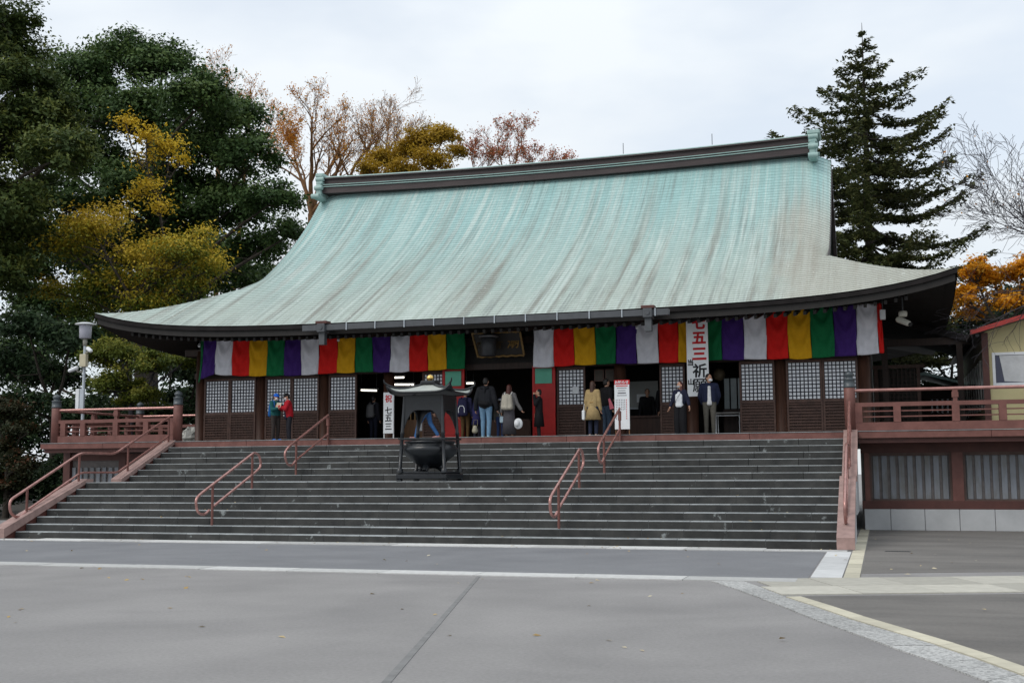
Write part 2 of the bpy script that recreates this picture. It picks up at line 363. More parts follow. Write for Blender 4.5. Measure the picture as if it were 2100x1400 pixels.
lf_rust = leaf_mat('leaves_rust', [(0,(.42,.15,.02)),(.5,(.58,.24,.03)),(1,(.60,.36,.06))], .45)
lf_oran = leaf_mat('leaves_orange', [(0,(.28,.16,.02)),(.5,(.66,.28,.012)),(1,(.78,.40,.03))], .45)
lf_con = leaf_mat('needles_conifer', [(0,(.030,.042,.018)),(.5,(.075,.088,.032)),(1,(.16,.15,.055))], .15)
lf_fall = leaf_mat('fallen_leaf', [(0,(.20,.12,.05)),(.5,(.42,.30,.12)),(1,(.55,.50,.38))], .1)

# ------------------------------------------------------------------ ground
for m_ in (asph, asph_blue, asph_dark):
    t_ = m_.node_tree; b_ = t_.nodes['Principled BSDF']; src = b_.inputs['Base Color'].links[0].from_socket
    g_ = N(t_, 'ShaderNodeNewGeometry'); n_ = N(t_, 'ShaderNodeTexNoise'); n_.inputs['Scale'].default_value = 26; n_.inputs['Detail'].default_value = 6; n_.inputs['Roughness'].default_value = .75
    t_.links.new(g_.outputs['Position'], n_.inputs['Vector'])
    r_ = N(t_, 'ShaderNodeValToRGB'); r_.color_ramp.elements[0].position = .3; r_.color_ramp.elements[1].position = .7; r_.color_ramp.elements[0].color = (.84,.835,.84,1); r_.color_ramp.elements[1].color = (1.13,1.12,1.13,1)
    t_.links.new(n_.outputs[0], r_.inputs[0])
    x_ = N(t_, 'ShaderNodeMix', data_type='RGBA', blend_type='MULTIPLY'); x_.inputs[0].default_value = 1; t_.links.new(src, x_.inputs[6]); t_.links.new(r_.outputs[0], x_.inputs[7])
    # worn tyre tracks and damp patches
    n3 = N(t_, 'ShaderNodeTexNoise'); n3.inputs['Scale'].default_value = .33; n3.inputs['Detail'].default_value = 4; n3.inputs['Distortion'].default_value = 1.2
    t_.links.new(g_.outputs['Position'], n3.inputs['Vector']); r3 = N(t_, 'ShaderNodeValToRGB'); r3.color_ramp.elements[0].position = .40; r3.color_ramp.elements[1].position = .62; r3.color_ramp.elements[0].color = (.92,.92,.925,1); r3.color_ramp.elements[1].color = (1.03,1.03,1.03,1)
    t_.links.new(n3.outputs[0], r3.inputs[0]); x3 = N(t_, 'ShaderNodeMix', data_type='RGBA', blend_type='MULTIPLY'); x3.inputs[0].default_value = 1; t_.links.new(x_.outputs[2], x3.inputs[6]); t_.links.new(r3.outputs[0], x3.inputs[7])
    t_.links.new(x3.outputs[2], b_.inputs['Base Color'])
MB().box(-260, 260, -120, 320, -.3, 0).build('ground', asph, kind='structure')
def sheet(name, poly, z, m, th=.004):
    return MB().prism(poly, 2, z-.02, z).build(name, m, kind='structure')
sheet('forecourt_strip', [(-40,-6.3),(18.52,-6.3),(18.52,-.78),(-40,-.78)], .004, asph_blue)
sheet('side_yard_ground', [(19.22,-5.2),(19.22,8.4),(60,8.4),(60,8.6),(60,10.5)], .004, asph_dark)
sheet('side_path_ground', [(18.47,-8.62),(26,-5.9),(40,-4),(40,-26),(23.0,-20.0),(21.0,-14.8),(20.53,-13.46),(20.06,-12.21),(19.69,-11.45),(19.26,-10.48),(18.83,-9.28)], .0045, asph_dark)
sheet('woodland_ground', [(-60,9),(-4.7,9),(-4.7,11.5),(-.95,11.5),(-.95,80),(-60,80)], .004, soil_m)
sheet('asphalt_seam', [(13.92,-6.95),(13.97,-6.95),(15.42,-12.5),(16.85,-18),(16.77,-18),(15.36,-12.5)], .005, seam_m)

def row_of(name, child, m, n, place, group=None, kind='structure', label=None):
    """a structure parent with n separate child pieces; place(i) -> list of 4 xy corners, z0, z1"""
    par = empty(name, (0,0,0), kind=kind, label=label)
    for i in range(n):
        poly, z0, z1 = place(i)
        MB().prism(poly, 2, z0, z1).build(child, m, par)
    return par
row_of('kerb_line', 'kerb_stone', kerb_m, 15, lambda i: ([(-4.4+1.52*i+.007, -6.86+random.uniform(-.006,.006)), (-4.4+1.52*(i+1)-.007, -6.86), (-4.4+1.52*(i+1)-.007, -6.33), (-4.4+1.52*i+.007, -6.33)], -.1, .012+random.uniform(0,.004)))
row_of('stair_foot_kerb', 'kerb_stone', kerb_m, 13, lambda i: ([(-.6+1.5*i+.005,-.74),(-.6+1.5*(i+1)-.005,-.74),(-.6+1.5*(i+1)-.005,-.36 if i in (0,12) else -.01),(-.6+1.5*i+.005,-.36 if i in (0,12) else -.01)], -.1, .014+random.uniform(0,.004)))
row_of('pale_slab_path', 'paving_slab', slab_m, 4, lambda i: ([(18.55,-6.1+1.33*i),(18.97,-6.1+1.33*i),(18.97,-6.1+1.33*(i+1)-.015),(18.55,-6.1+1.33*(i+1)-.015)], -.1, .012+random.uniform(0,.003)))
row_of('cream_edging', 'edging_tile', cream_m, 17, lambda i: ([(18.99,-6.08+.85*i),(19.205,-6.08+.85*i),(19.205,-6.08+.85*(i+1)-.012),(18.99,-6.08+.85*(i+1)-.012)], -.1, .013+random.uniform(0,.003)))
def beige(i):
    k, row = i//2, i % 2
    d = Vector((.937,.349)); n_ = Vector((-.349,.937)); o0 = Vector((18.35,-8.50))
    a0 = 1.0*k + (.0 if row == 0 else -.05); a1 = a0+.99
    t0, t1 = (.0, .97) if row == 0 else (.985, 2.05)
    if k == 0 and row == 1: a0 = .15
    return [tuple(o0+d*a+n_*t) for a, t in ((a0,t0),(a1,t0),(a1,t1),(a0,t1))], -.1, .011+random.uniform(0,.004)
row_of('beige_paver_band', 'paver', beige_m, 14, beige)
GL = [(17.29,-6.94),(17.75,-8.0),(18.17,-9.05),(18.55,-10.0),(18.86,-10.85),(19.2,-11.65),(19.55,-12.5),(19.9,-13.3),(20.21,-14.1),(20.8,-15.6),(21.4,-17.2)]
CI = [(17.74,-6.90),(18.10,-7.85),(18.42,-8.78),(18.86,-9.83),(19.20,-10.7),(19.60,-11.6),(19.97,-12.42),(20.24,-13.1),(20.47,-13.75),(21.05,-15.3),(21.7,-17.0)]
CO = [(17.92,-6.90),(18.28,-7.85),(18.58,-8.70),(18.98,-9.65),(19.32,-10.5),(19.74,-11.45),(20.10,-12.27),(20.37,-12.95),(20.60,-13.6),(21.2,-15.2),(21.85,-16.9)]
row_of('granite_edge_band', 'granite_slab', gran_m, 10, lambda i: ([GL[i], tuple(np.array(CI[i])-(.02,0)), tuple(np.array(CI[i+1])+(-.02,.02)), tuple(np.array(GL[i+1])+(0,.02))], -.1, .012+random.uniform(0,.004)))
row_of('cream_curve_edging', 'edging_tile', cream_m, 8, lambda i: ([CI[i+2], CO[i+2], tuple(np.array(CO[i+3])+(0,.012)), tuple(np.array(CI[i+3])+(0,.012))], -.1, .017+random.uniform(0,.003)))

dr = empty('drain_grate', (19.75, -.3, .006), 'small dark slotted drain in the dark asphalt right of the stairs', 'drain')
MB().box(19.55, 20.0, -.42, -.20, .0, .0075).build('grate_frame', mat('iron_grate', (.05,.05,.05), .6), dr)
for i in range(9): MB().box(19.57+.047*i, 19.595+.047*i, -.40, -.22, .0, .0085).build('slot', blk_ink, dr)
# ------------------------------------------------------------------ staircase
RI, TR, LD = .16, .3586, 1.4967
def nosing(k): return (k-1)*TR + (LD if k >= 9 else 0)
YT = nosing(15)             # 6.517, the terrace edge
stairs = empty('stone_staircase', (9.35, 0, 0), 'wide flight of dark stone steps with pale worn edges up to the terrace', 'staircase')
mortar_m = mat('pale_mortar', (.085,.088,.088), .9, var=.5)
def vary(m, lo=.84, hi=1.16):
    """each stone of a row is a little lighter or darker than the next"""
    t = m.node_tree; b = t.nodes['Principled BSDF']; src = b.inputs['Base Color'].links[0].from_socket
    oi = N(t, 'ShaderNodeObjectInfo'); mr = N(t, 'ShaderNodeMapRange'); mr.inputs[3].default_value = lo; mr.inputs[4].default_value = hi
    t.links.new(oi.outputs['Random'], mr.inputs[0]); x = N(t, 'ShaderNodeVectorMath', operation='SCALE'); t.links.new(src, x.inputs[0]); t.links.new(mr.outputs[0], x.inputs['Scale']); t.links.new(x.outputs[0], b.inputs['Base Color'])
for m_ in (riser_m, tread_m, kerb_m, beige_m, slab_m, cream_m): vary(m_, .80, 1.18)
vary(batten_m, .9, 1.1); vary(gran_m, .88, 1.1)
def stone_proto(wd, dp, h):
    c = .013
    mb = MB()
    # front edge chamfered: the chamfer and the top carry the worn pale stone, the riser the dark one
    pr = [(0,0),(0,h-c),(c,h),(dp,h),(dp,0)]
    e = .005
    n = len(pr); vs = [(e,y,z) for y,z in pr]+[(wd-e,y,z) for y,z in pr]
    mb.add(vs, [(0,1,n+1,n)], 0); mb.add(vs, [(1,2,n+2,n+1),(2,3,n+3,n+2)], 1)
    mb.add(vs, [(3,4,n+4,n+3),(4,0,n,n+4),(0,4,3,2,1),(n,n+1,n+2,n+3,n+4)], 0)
    return mb
sp_cache = {}
for k in range(1, 15):
    y0 = nosing(k); dp = (LD+TR+.1) if k == 8 else TR+.1
    wd = .85 if k <= 8 else 1.15
    st = empty('step', (0, y0, RI*(k-1))); st.parent = stairs; st.location = Vector((0, y0, RI*(k-1))) - stairs.location
    if k <= 8: MB().box(.01, 18.69, y0+.006, y0+.2, RI*(k-1)+.004, RI*k-.016).build('mortar_bed', mortar_m, st)
    first = wd * (.35 + .3*((k*37) % 7)/7)
    edges = [0.0, first]
    while edges[-1] + wd < 18.7 - .25: edges.append(edges[-1] + wd)
    edges.append(18.7)
    for i in range(len(edges)-1):
        key = ('s', dp > 1, wd)
        if key not in sp_cache:
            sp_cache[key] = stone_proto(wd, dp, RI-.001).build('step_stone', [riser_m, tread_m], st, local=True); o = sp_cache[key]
        else:
            o = sp_cache[key].copy(); COL.objects.link(o); o.parent = st
        o.location = (edges[i], random.uniform(-.003,.003), 0); o.scale = ((edges[i+1]-edges[i])/wd, 1, 1)
def cheek(name, x0, x1, side):
    c = empty(name, (x0, 0, 0)); c.parent = stairs; c.location = Vector((x0,0,0)) - stairs.location
    for seg, (ya, za, yb, zb) in enumerate(((-.36, .10, nosing(8)+.12, 1.30), (nosing(9)-.34, 1.30, YT+.02, 2.42))):
        if seg == 0: poly = [(ya, -.1),(ya, .24),(yb-.05, zb+.06),(yb+.2, zb+.06),(yb+.2, -.1)]
        else: poly = [(ya, .5),(ya, za+.05),(yb-.02, zb+.03),(yb-.02, .5)]
        MB().prism(poly, 0, x0+.025, x1-.025).build('cheek_wall', redp_d if side < 0 else conc_m, c)
        # coping slab lying on the wall
        top = [(p, q) for p, q in poly if q > .2] if seg == 0 else poly[1:3]
        cop = top + [(p, q-.10) for p, q in top[::-1]]
        cop[-1] = (cop[-1][0]-.02, cop[-1][1]-.02); cop[0] = (cop[0][0]-.02, cop[0][1])
        if seg == 0: cop[-1] = (cop[-1][0], 0.02)
        MB().prism([(p, q+.004) for p, q in cop], 0, x0, x1).build('coping', cop_m, c)
    return c
cheek('left_cheek', -.33, -.003, -1); cheek('right_cheek', 18.703, 19.03, 1)

# ------------------------------------------------------------------ terrace
ter = empty('terrace', (9.3, 9, 0), 'raised temple terrace with red brown fascia and deck on recessed walls', 'terrace')
MB().box(.05, 18.65, 6.55, 21.5, .02, 2.22).build('terrace_core', conc_m, ter)
deckm = mat('deck_stone', (.16,.15,.14), .8, var=.2, scale=2, bump=.15)
dk = MB(); dk.box(-4.62, 40, YT-.0, 11.3, 2.24, 2.396); dk.box(-1.6, 40, 11.3, 22.5, 2.24, 2.396); dk.build('deck', deckm, ter)
def fascia(x0, x1, L=2.35):
    x = x0
    while x < x1 - .1:
        e = min(x+L, x1)
        MB().cbox(x+.003, e-.003, YT-.06, YT-.003, 2.243, 2.402, .006).build('fascia_board', redp, ter)
        x = e
MB().cbox(-4.66, 33, YT-.075, YT+.25, 2.4025, 2.418, .006).build('deck_edge', tread_m, ter)
fascia(.0, 18.7); fascia(19.04, 33, 3.0); fascia(-4.66, -.33, 2.2)
for x0, x1 in ((19.04, 33), (-4.6, -.33)):
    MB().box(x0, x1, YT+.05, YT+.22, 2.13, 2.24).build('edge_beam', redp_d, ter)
# right wing: recessed wall with posts, battens and concrete base
RW = 7.6
MB().box(19.06, 40, RW+.085, RW+.3, 0, 2.2).build('backing_wall', batten_b, ter)
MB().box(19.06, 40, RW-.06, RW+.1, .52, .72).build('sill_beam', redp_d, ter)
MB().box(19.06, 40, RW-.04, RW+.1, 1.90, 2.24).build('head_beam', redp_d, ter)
posts = [19.20, 21.32, 23.45, 25.6]
for x in posts: MB().box(x-.13 if x > 19.5 else x-.06, x+.13 if x > 19.5 else x+.06, RW-.05, RW+.1, .72, 1.90).build('wall_post', redp, ter)
bt = None
for a, b in zip(posts[:-1], posts[1:]):
    x0 = a + (.06 if a < 19.5 else .13); x1 = b-.13
    fr = MB(); fr.box(x0, x1, RW+.0, RW+.06, 1.83, 1.90); fr.box(x0, x1, RW+.0, RW+.06, .72, .76); fr.box(x0, x0+.05, RW, RW+.06, .76, 1.83); fr.box(x1-.05, x1, RW, RW+.06, .76, 1.83)
    fr.build('panel_frame', mat('dull_panel_frame', (.10,.065,.055), .7), ter)
    n = 9; pw = (x1-x0-.1)/n
    for i in range(n):
        xx = x0+.05+pw*(i+.5)
        if bt is None: bt = MB().cbox(-.066, .066, 0, .05, .76, 1.83, .008).build('batten', batten_m, ter, local=True); bt.location = Vector((xx, RW+.05, 0)) - ter.location
        else: inst(bt, 'batten', ter, (xx, RW+.05, 0))
blk = None
for i in range(8):
    x = 19.10 + .80*i if i else 19.10
    x0 = 19.10 + (.0 if i == 0 else .62 + .80*(i-1)); x1 = 19.10 + .62 + .80*i
    MB().cbox(x0+.005, x1-.005, RW-.10, RW+.1, 0, .515, .008).build('concrete_block', conc_m, ter)
# left wing wall
MB().box(-4.45, -.35, 7.5, 7.7, 0, 2.24).build('backing_wall', batten_b, ter)
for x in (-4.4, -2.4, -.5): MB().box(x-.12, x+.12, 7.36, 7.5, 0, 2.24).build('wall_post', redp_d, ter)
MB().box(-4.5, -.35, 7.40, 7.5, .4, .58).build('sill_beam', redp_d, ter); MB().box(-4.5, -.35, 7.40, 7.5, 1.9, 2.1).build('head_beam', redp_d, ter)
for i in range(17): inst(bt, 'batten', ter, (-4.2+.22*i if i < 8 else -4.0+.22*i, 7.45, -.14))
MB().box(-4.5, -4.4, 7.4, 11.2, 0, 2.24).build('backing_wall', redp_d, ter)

# ------------------------------------------------------------------ railings on the terrace
def finial_post(par, x, y, h=1.08, r=.135):
    p = MB().lathe([(r,0),(r,h),(r*.96,h+.005)], (x,y,2.4), 16).build('main_post', redp, par)
    MB().lathe([(r*1.06,h+.004),(r*1.06,h+.05),(r*1.0,h+.055),(r*1.0,h+.19),(r*1.08,h+.2),(r*1.08,h+.225),(r*.62,h+.24),(r*.62,h+.26),(r*.85,h+.30),(r*.9,h+.335),(r*.7,h+.375),(r*.3,h+.41),(.005,h+.43)], (x,y,2.4), 16).build('post_cap', cap_m, par)
def railing(name, label, a, b, posts_, talls, ends=(True, True), loc=None, group='red brown terrace railings'):
    a = Vector(a); b = Vector(b); d = (b-a).normalized()
    t = empty(name, (a.x, a.y, 2.4), label, 'railing', group)
    def P(s, z): q = a + d*s; return (q.x, q.y, z)
    L = (b-a).length
    MB().obox(P(0,2.53), P(L,2.53), .12, .20).build('bottom_beam', redp, t)
    MB().obox(P(0,3.06), P(L,3.06), .11, .10).build('middle_beam', redp, t)
    for z in (2.765, 2.90): MB().obox(P(0,z), P(L,z), .035, .03).build('slat', redp, t)
    MB().tube([P(-.02,3.41), P(L+.02,3.41)], .042, 10).build('top_rail', rail_m, t)
    for s in posts_:
        tall = s in talls
        mb = MB(); q = a + d*s
        mb.obox(P(s-.085,2.82), P(s+.085,2.82), .14, .38)
        if tall:
            mb.obox(P(s-.05,3.15), P(s+.05,3.15), .10, .09); mb.obox(P(s-.075,3.26), P(s+.075,3.26), .13, .13); mb.obox(P(s-.06,3.35), P(s+.06,3.35), .11, .05)
        mb.build('short_post', redp, t)
    if ends[0]: finial_post(t, a.x, a.y)
    if ends[1]: finial_post(t, b.x, b.y)
    return t
RY = 6.68
railing('terrace_railing', 'long red brown railing right of the stairs in front of the yellow shed', (18.87, RY, 0), (33, RY, 0), [.2, 1.09, 2.42, 3.46, 4.8, 5.9, 7.2], [2.42, 4.8, 7.2], (True, False))
railing('terrace_railing', 'short red brown railing between two capped posts left of the stairs', (-4.30, RY, 0), (-.05, RY, 0), [.3, 1.0, 2.15, 3.2, 4.05], [2.15], (True, True))
railing('terrace_railing', 'red brown side railing running back from the left end of the terrace', (-4.30, RY+.14, 0), (-4.36, 11.0, 0), [.8, 1.7, 2.6, 3.5], [1.7, 3.5], (False, True))
railing('terrace_railing', 'red brown railing along the back of the left terrace wing', (-4.2, 11.0, 0), (-1.4, 11.0, 0), [.7, 1.4, 2.1], [1.4], (False, False))

# ------------------------------------------------------------------ stair handrails
def curve(pts, n=5):
    """smooth polyline through pts (Catmull-Rom)"""
    P = [Vector(p) for p in pts]; P = [P[0]*2-P[1]] + P + [P[-1]*2-P[-2]]; o = []
    for i in range(1, len(P)-2):
        for j in range(n):
            t = j/n; a, b, c, d = P[i-1:i+3]
            o.append(.5*((2*b) + (c-a)*t + (2*a-5*b+4*c-d)*t*t + (-a+3*b-3*c+d)*t**3))
    o.append(P[-2]); return o
def bend(pts, r=.12, n=6):
    """polyline with rounded corners"""
    P = [Vector(p) for p in pts]; o = [P[0]]
    for i in range(1, len(P)-1):
        a, b, c = P[i-1:i+2]; d1 = (a-b); d2 = (c-b); k = min(r, d1.length*.48, d2.length*.48)
        p0 = b + d1.normalized()*k; p1 = b + d2.normalized()*k
        for j in range(n+1):
            t = j/n; o.append(p0*(1-t)**2 + b*2*t*(1-t) + p1*t*t)
    o.append(P[-1]); return o
def handrail(label, x, lower):
    t = empty('stair_handrail', (x, .5 if lower else 4.6, .32 if lower else 1.44), label, 'handrail', 'copper coloured stair handrails')
    if lower:
        path = [(x,.38,.66),(x,.2,.56),(x,-.10,.62),(x,-.18,.93),(x,.05,1.05),(x,2.38,2.0),(x,2.62,1.92),(x,2.72,1.66),(x,2.45,1.52),(x,.55,.74)]
        ps = ((.52,.32,1.22),(2.28,1.12,1.94))
    else:
        path = [(x,4.52,1.80),(x,4.32,1.66),(x,4.05,1.72),(x,3.92,2.0),(x,4.12,2.15),(x,6.42,3.08)]
        ps = ((4.56,1.44,2.3),(6.40,2.24,3.02))
    MB().tube(bend(path, .2), .031, 10).build('rail_tube', rail_m, t)
    if not lower:
        MB().tube([(x,4.56,1.82),(x,6.40,2.56)], .028, 10).build('lower_rail', rail_m, t)
        MB().box(x-.035, x+.035, 6.36, 6.455, 2.78, 3.02).build('end_plate', redp, t)
    for y, z0, z1 in ps: MB().tube([(x,y,z0-.02),(x,y,z1)], .030, 8).build('rail_post', redp, t)
handrail('looped copper coloured handrail low on the stairs, left of the incense burner', 4.95, True)
handrail('copper coloured handrail reaching the terrace edge beside the reading pair', 4.93, False)
handrail('looped copper coloured handrail low on the stairs, right of the incense burner', 13.13, True)
handrail('copper coloured handrail reaching the terrace edge before the notice board', 13.18, False)
def cheek_rail(label, x):
    t = empty('stair_handrail', (x, .4, .3), label, 'handrail', 'copper coloured stair handrails')
    path = [(x,.52,.60),(x,.3,.46),(x,.0,.56),(x,-.06,.88),(x,.25,1.02),(x,2.48,2.03),(x,3.92,2.03),(x,6.42,3.12)]
    MB().tube(bend(path, .2), .033, 10).build('rail_tube', rail_m, t)
    MB().tube(bend([(x,.62,.66),(x,2.52,1.53),(x,4.05,1.53),(x,6.42,2.58)], .15), .028, 10).build('lower_rail', rail_m, t)
    for y, z0, z1 in ((.55,.55,1.13),(2.45,1.25,2.0),(4.5,1.55,2.27),(6.40,2.35,3.08)): MB().tube([(x,y,z0),(x,y,z1)], .030, 8).build('rail_post', redp, t)
cheek_rail('long copper coloured handrail down the left edge of the stairs', -.165)
cheek_rail('long copper coloured handrail down the right edge of the stairs, seen end on', 18.865)

# ------------------------------------------------------------------ temple hall
hall = empty('temple_hall', (9.3, 9, 2.4), 'wooden temple hall under a huge green copper hip and gable roof', 'temple')
F = 9.0; ZF = 2.4
XL, XR = -2.85, 21.48           # eave corners
EY = 6.4; RYC = 15.0
pe = np.array([0, 1.5, 3.09, 4.95, 6.28, 7.72, 8.47, 8.65]); pz = np.array([5.62, 6.42, 7.30, 8.36, 9.42, 10.62, 11.45, 11.70])
pc = np.polyfit(pe, pz, 4)
def prof(e): return np.polyval(pc, e)
def lift(a, e): return .66*np.exp(-np.maximum(a,0)/2.05)*np.clip(1-e/3.3, 0, 1)
VL, VR = .25, 18.38
def zroof(x, e, a=None):
    a = np.minimum(x-XL, XR-x) if a is None else a
    d = np.clip(np.minimum(x-VL, VR-x), 0, 9); s = np.clip((e-2.9)/1.8, 0, 1); s = s*s*(3-2*s)
    return prof(e) + lift(a, e) - .30*np.clip(1-d/1.15, 0, 1)**2*s
EE = 8.62
ne = 200; ee = np.linspace(0, EE, ne); arc = np.concatenate([[0], np.cumsum(np.hypot(np.diff(ee), np.diff(prof(ee))))])
def e_of(s): return np.interp(s, arc, ee)
ROW = .17; nrow = int(arc[-1]/ROW)
def roof_face(kind):
    """stepped shingle courses of one slope; returns an MB with uv list"""
    V = []; Fc = []; UV = []
    for i in range(nrow+1):
        s0 = i*ROW; s1 = min((i+1)*ROW, arc[-1])
        if s1 - s0 < .01: continue
        e0, e1 = float(e_of(s0)), float(e_of(s1))
        side = kind in ('right', 'left')
        if side and e0 > 3.1: break
        if side: e1 = min(e1, 3.1)
        nseg = 48
        rows = []
        for e, dz, s in ((e0, 0.0, s0), (e0, .020, s0), (e1, .004, s1)):
            if side: t = np.linspace(EY+e, 2*RYC-EY-e, nseg+1)
            elif e >= 3.1: t = VL + (VR-VL)*(np.linspace(0,1,nseg+1))
            else: t = np.linspace(XL+e, XR-e, nseg+1)
            # denser towards the ends
            if side:
                z = prof(e) + lift(np.minimum(t-EY, 2*RYC-EY-t), e) + dz
                X = np.full(nseg+1, XR-e if kind == 'right' else XL+e); Y = t
            else:
                z = zroof(t, e) + dz; X = t; Y = np.full(nseg+1, EY+e)
            rows.append((X, Y, z, t, s))
        b = len(V)
        for X, Y, z, t, s in rows:
            for j in range(nseg+1): V.append((X[j], Y[j], z[j])); UV.append((t[j], s))
        n = nseg+1
        for rr in range(2):
            if i == 0 and rr == 0: continue
            for j in range(nseg):
                Fc.append((b+rr*n+j, b+rr*n+j+1, b+(rr+1)*n+j+1, b+(rr+1)*n+j))
    return V, Fc, UV
RV, RF, RU = [], [], []
for kind in ('front', 'right', 'left'):
    V, Fc, U = roof_face(kind); b = len(RV); RV += V; RU += U; RF += [tuple(b+i for i in f) for f in Fc]
# plain rear slope
b = len(RV); es = np.linspace(0, EE, 16)
for e in es:
    xs = np.linspace(XL+e, XR-e, 25) if e < 3.1 else np.linspace(VL, VR, 25)
    for x in xs: RV.append((x, 2*RYC-EY-e, float(zroof(x, e)))); RU.append((x, float(np.interp(e, ee, arc))))
for i in range(15):
    for j in range(24): RF.append((b+i*25+j, b+(i+1)*25+j, b+(i+1)*25+j+1, b+i*25+j+1))
me = bpy.data.meshes.new('roof'); me.from_pydata([tuple(Vector(v)-hall.location) for v in RV], [], RF)
uvl = me.uv_layers.new(name='slope'); uvs = np.array([RU[l.vertex_index] for l in me.loops]).ravel(); uvl.data.foreach_set('uv', uvs)
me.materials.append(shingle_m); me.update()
roof = bpy.data.objects.new('roof', me); COL.objects.link(roof); roof.parent = hall
# thick eave: dark boards under the roof edge, following the sweep on all sides
def eave_path(off):
    P = []
    for x in np.linspace(XL+off, XR-off, 61): P.append((x, EY+off, min(x-XL, XR-x)))
    for y in np.linspace(EY+off, 2*RYC-EY-off, 41)[1:]: P.append((XR-off, y, min(y-EY, 2*RYC-EY-y)))
    for x in np.linspace(XR-off, XL+off, 31)[1:]: P.append((x, 2*RYC-EY-off, min(x-XL, XR-x)))
    for y in np.linspace(2*RYC-EY-off, EY+off, 41)[1:]: P.append((XL+off, y, min(y-EY, 2*RYC-EY-y)))
    return P
def eave_band(name, o0, o1, t0, t1, m):
    A = eave_path(o0); B = eave_path(o1); vs = []; fs = []; n = len(A)
    for (x,y,a), (x2,y2,a2) in zip(A, B):
        z = float(prof(0) + lift(np.array(a), 0))
        vs += [(x,y,z-t0),(x,y,z-t1),(x2,y2,z-t1+.03),(x2,y2,z-t0+.03)]
    for i in range(n-1):
        for k in range(4): fs.append((4*i+k, 4*i+(k+1)%4, 4*(i+1)+(k+1)%4, 4*(i+1)+k))
    return MB().add(vs, fs).build(name, m, roof, fix=True)
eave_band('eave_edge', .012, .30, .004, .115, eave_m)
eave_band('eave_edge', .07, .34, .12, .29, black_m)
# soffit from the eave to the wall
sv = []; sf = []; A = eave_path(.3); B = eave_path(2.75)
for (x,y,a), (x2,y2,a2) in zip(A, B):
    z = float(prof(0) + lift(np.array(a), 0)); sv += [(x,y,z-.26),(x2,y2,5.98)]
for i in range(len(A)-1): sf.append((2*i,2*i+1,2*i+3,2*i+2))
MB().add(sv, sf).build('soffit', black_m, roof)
raf = None
for i in range(92):
    x = XL+1.2 + i*(XR-XL-2.4)/91; a = min(x-XL, XR-x); z = float(prof(0)+lift(np.array(a),0))
    if raf is None:
        raf = MB().obox((0,0,0),(0,2.3,.42),.075,.10).build('rafter', black_m, roof, local=True); raf.location = Vector((x, EY+.22, z-.36)) - hall.location
    else: inst(raf, 'rafter', roof, (x, EY+.22, z-.36))
# verges, gables and hips
for side, xv in ((1, VR), (-1, VL)):
    es = np.linspace(3.05, EE, 30); vs = []; fs = []
    for yy in (0, 1):
        for e in es:
            y = EY+e if yy == 0 else 2*RYC-EY-e; z = float(zroof(np.array(xv), e))
            vs += [(xv+side*.005, y, z+.02),(xv+side*.005, y, z-.34),(xv-side*.10, y, z-.34),(xv-side*.10, y, z+.0)]
    n = len(es)
    for q in (0, n):
        for i in range(n-1):
            for k in range(4): fs.append((4*(q+i)+k, 4*(q+i)+(k+1)%4, 4*(q+i+1)+(k+1)%4, 4*(q+i+1)+k))
    MB().add(vs, fs).build('verge_board', ridge_m, roof)
    pts = [(EY+e, float(zroof(np.array(xv), e))-.2) for e in np.linspace(2.4, EE, 20)]; pts += [(2*RYC-y, z) for y, z in pts[::-1]]
    MB().prism(pts, 0, xv-side*.45, xv-side*.55).build('gable_wall', eave_m, roof)
# ridge with mouldings; the ends sweep up
def sag(x): return .15*((x-9.3)/8.8)**2 - .10
ridge = None
rl = [(.43,11.50,11.72,ridge_m),(.475,11.72,11.745,pat_m),(.41,11.745,11.80,ridge_m),(.455,11.80,11.825,pat_m),(.35,11.825,12.03,ridge_m),(.43,12.03,12.08,ridge_m)]
xs = np.linspace(.55, 17.8, 25)
def along(pr, m, name, parent):
    vs = []; fs = []; n = len(pr)
    for x in xs:
        for y, z in pr: vs.append((x, RYC+y, z+sag(x)))
    for i in range(len(xs)-1):
        for k in range(n): fs.append((n*i+k, n*i+(k+1)%n, n*(i+1)+(k+1)%n, n*(i+1)+k))
    fs.append(tuple(range(n))); fs.append(tuple(n*(len(xs)-1)+k for k in range(n)))
    return MB().add(vs, fs).build(name, m, parent)
ridge = along([(-.34,11.83),(-.34,12.035),(.34,12.035),(.34,11.83)], ridge_m, 'ridge', hall)
for hw, z0, z1, m in rl:
    if hw == .35: continue
    along([(-hw,z0),(-hw,z1-.001),(hw,z1-.001),(hw,z0)], m, 'ridge_moulding', ridge)
along([(.40*math.cos(t), 12.08+.10*math.sin(t)) for t in np.linspace(0, math.pi, 9)], pat_m, 'ridge_cap', ridge)
for side, xe in ((1, 17.74), (-1, .6)):
    z = sag(xe)-.10; mb = MB()
    a, b2 = (xe, xe+side*.24); x0, x1 = min(a,b2), max(a,b2)
    mb.cbox(x0-.06, x1+.10 if side > 0 else x1+.02, RYC-.50, RYC+.50, 12.20+z, 12.34+z, .03)
    mb.cbox(x0, x1-.05, RYC-.40, RYC+.40, 12.04+z, 12.20+z, .03); mb.cbox(x0-.02, x1, RYC-.52, RYC+.52, 11.92+z, 12.04+z, .03)
    mb.cbox(x0, x1-.04, RYC-.56, RYC+.56, 11.5+z, 11.93+z, .03); mb.cbox(x0-.02, x1, RYC-.80, RYC+.80, 11.34+z, 11.52+z, .04)
    for zz, ry in ((11.42, .80), (11.78, .56), (12.12, .46)):
        for s in (-1, 1): mb.tube([(x0-.03, RYC+s*ry, zz+z), (x1+.03, RYC+s*ry, zz+z)], .085, 10)
    mb.build('ridge_end', pat_m, ridge)
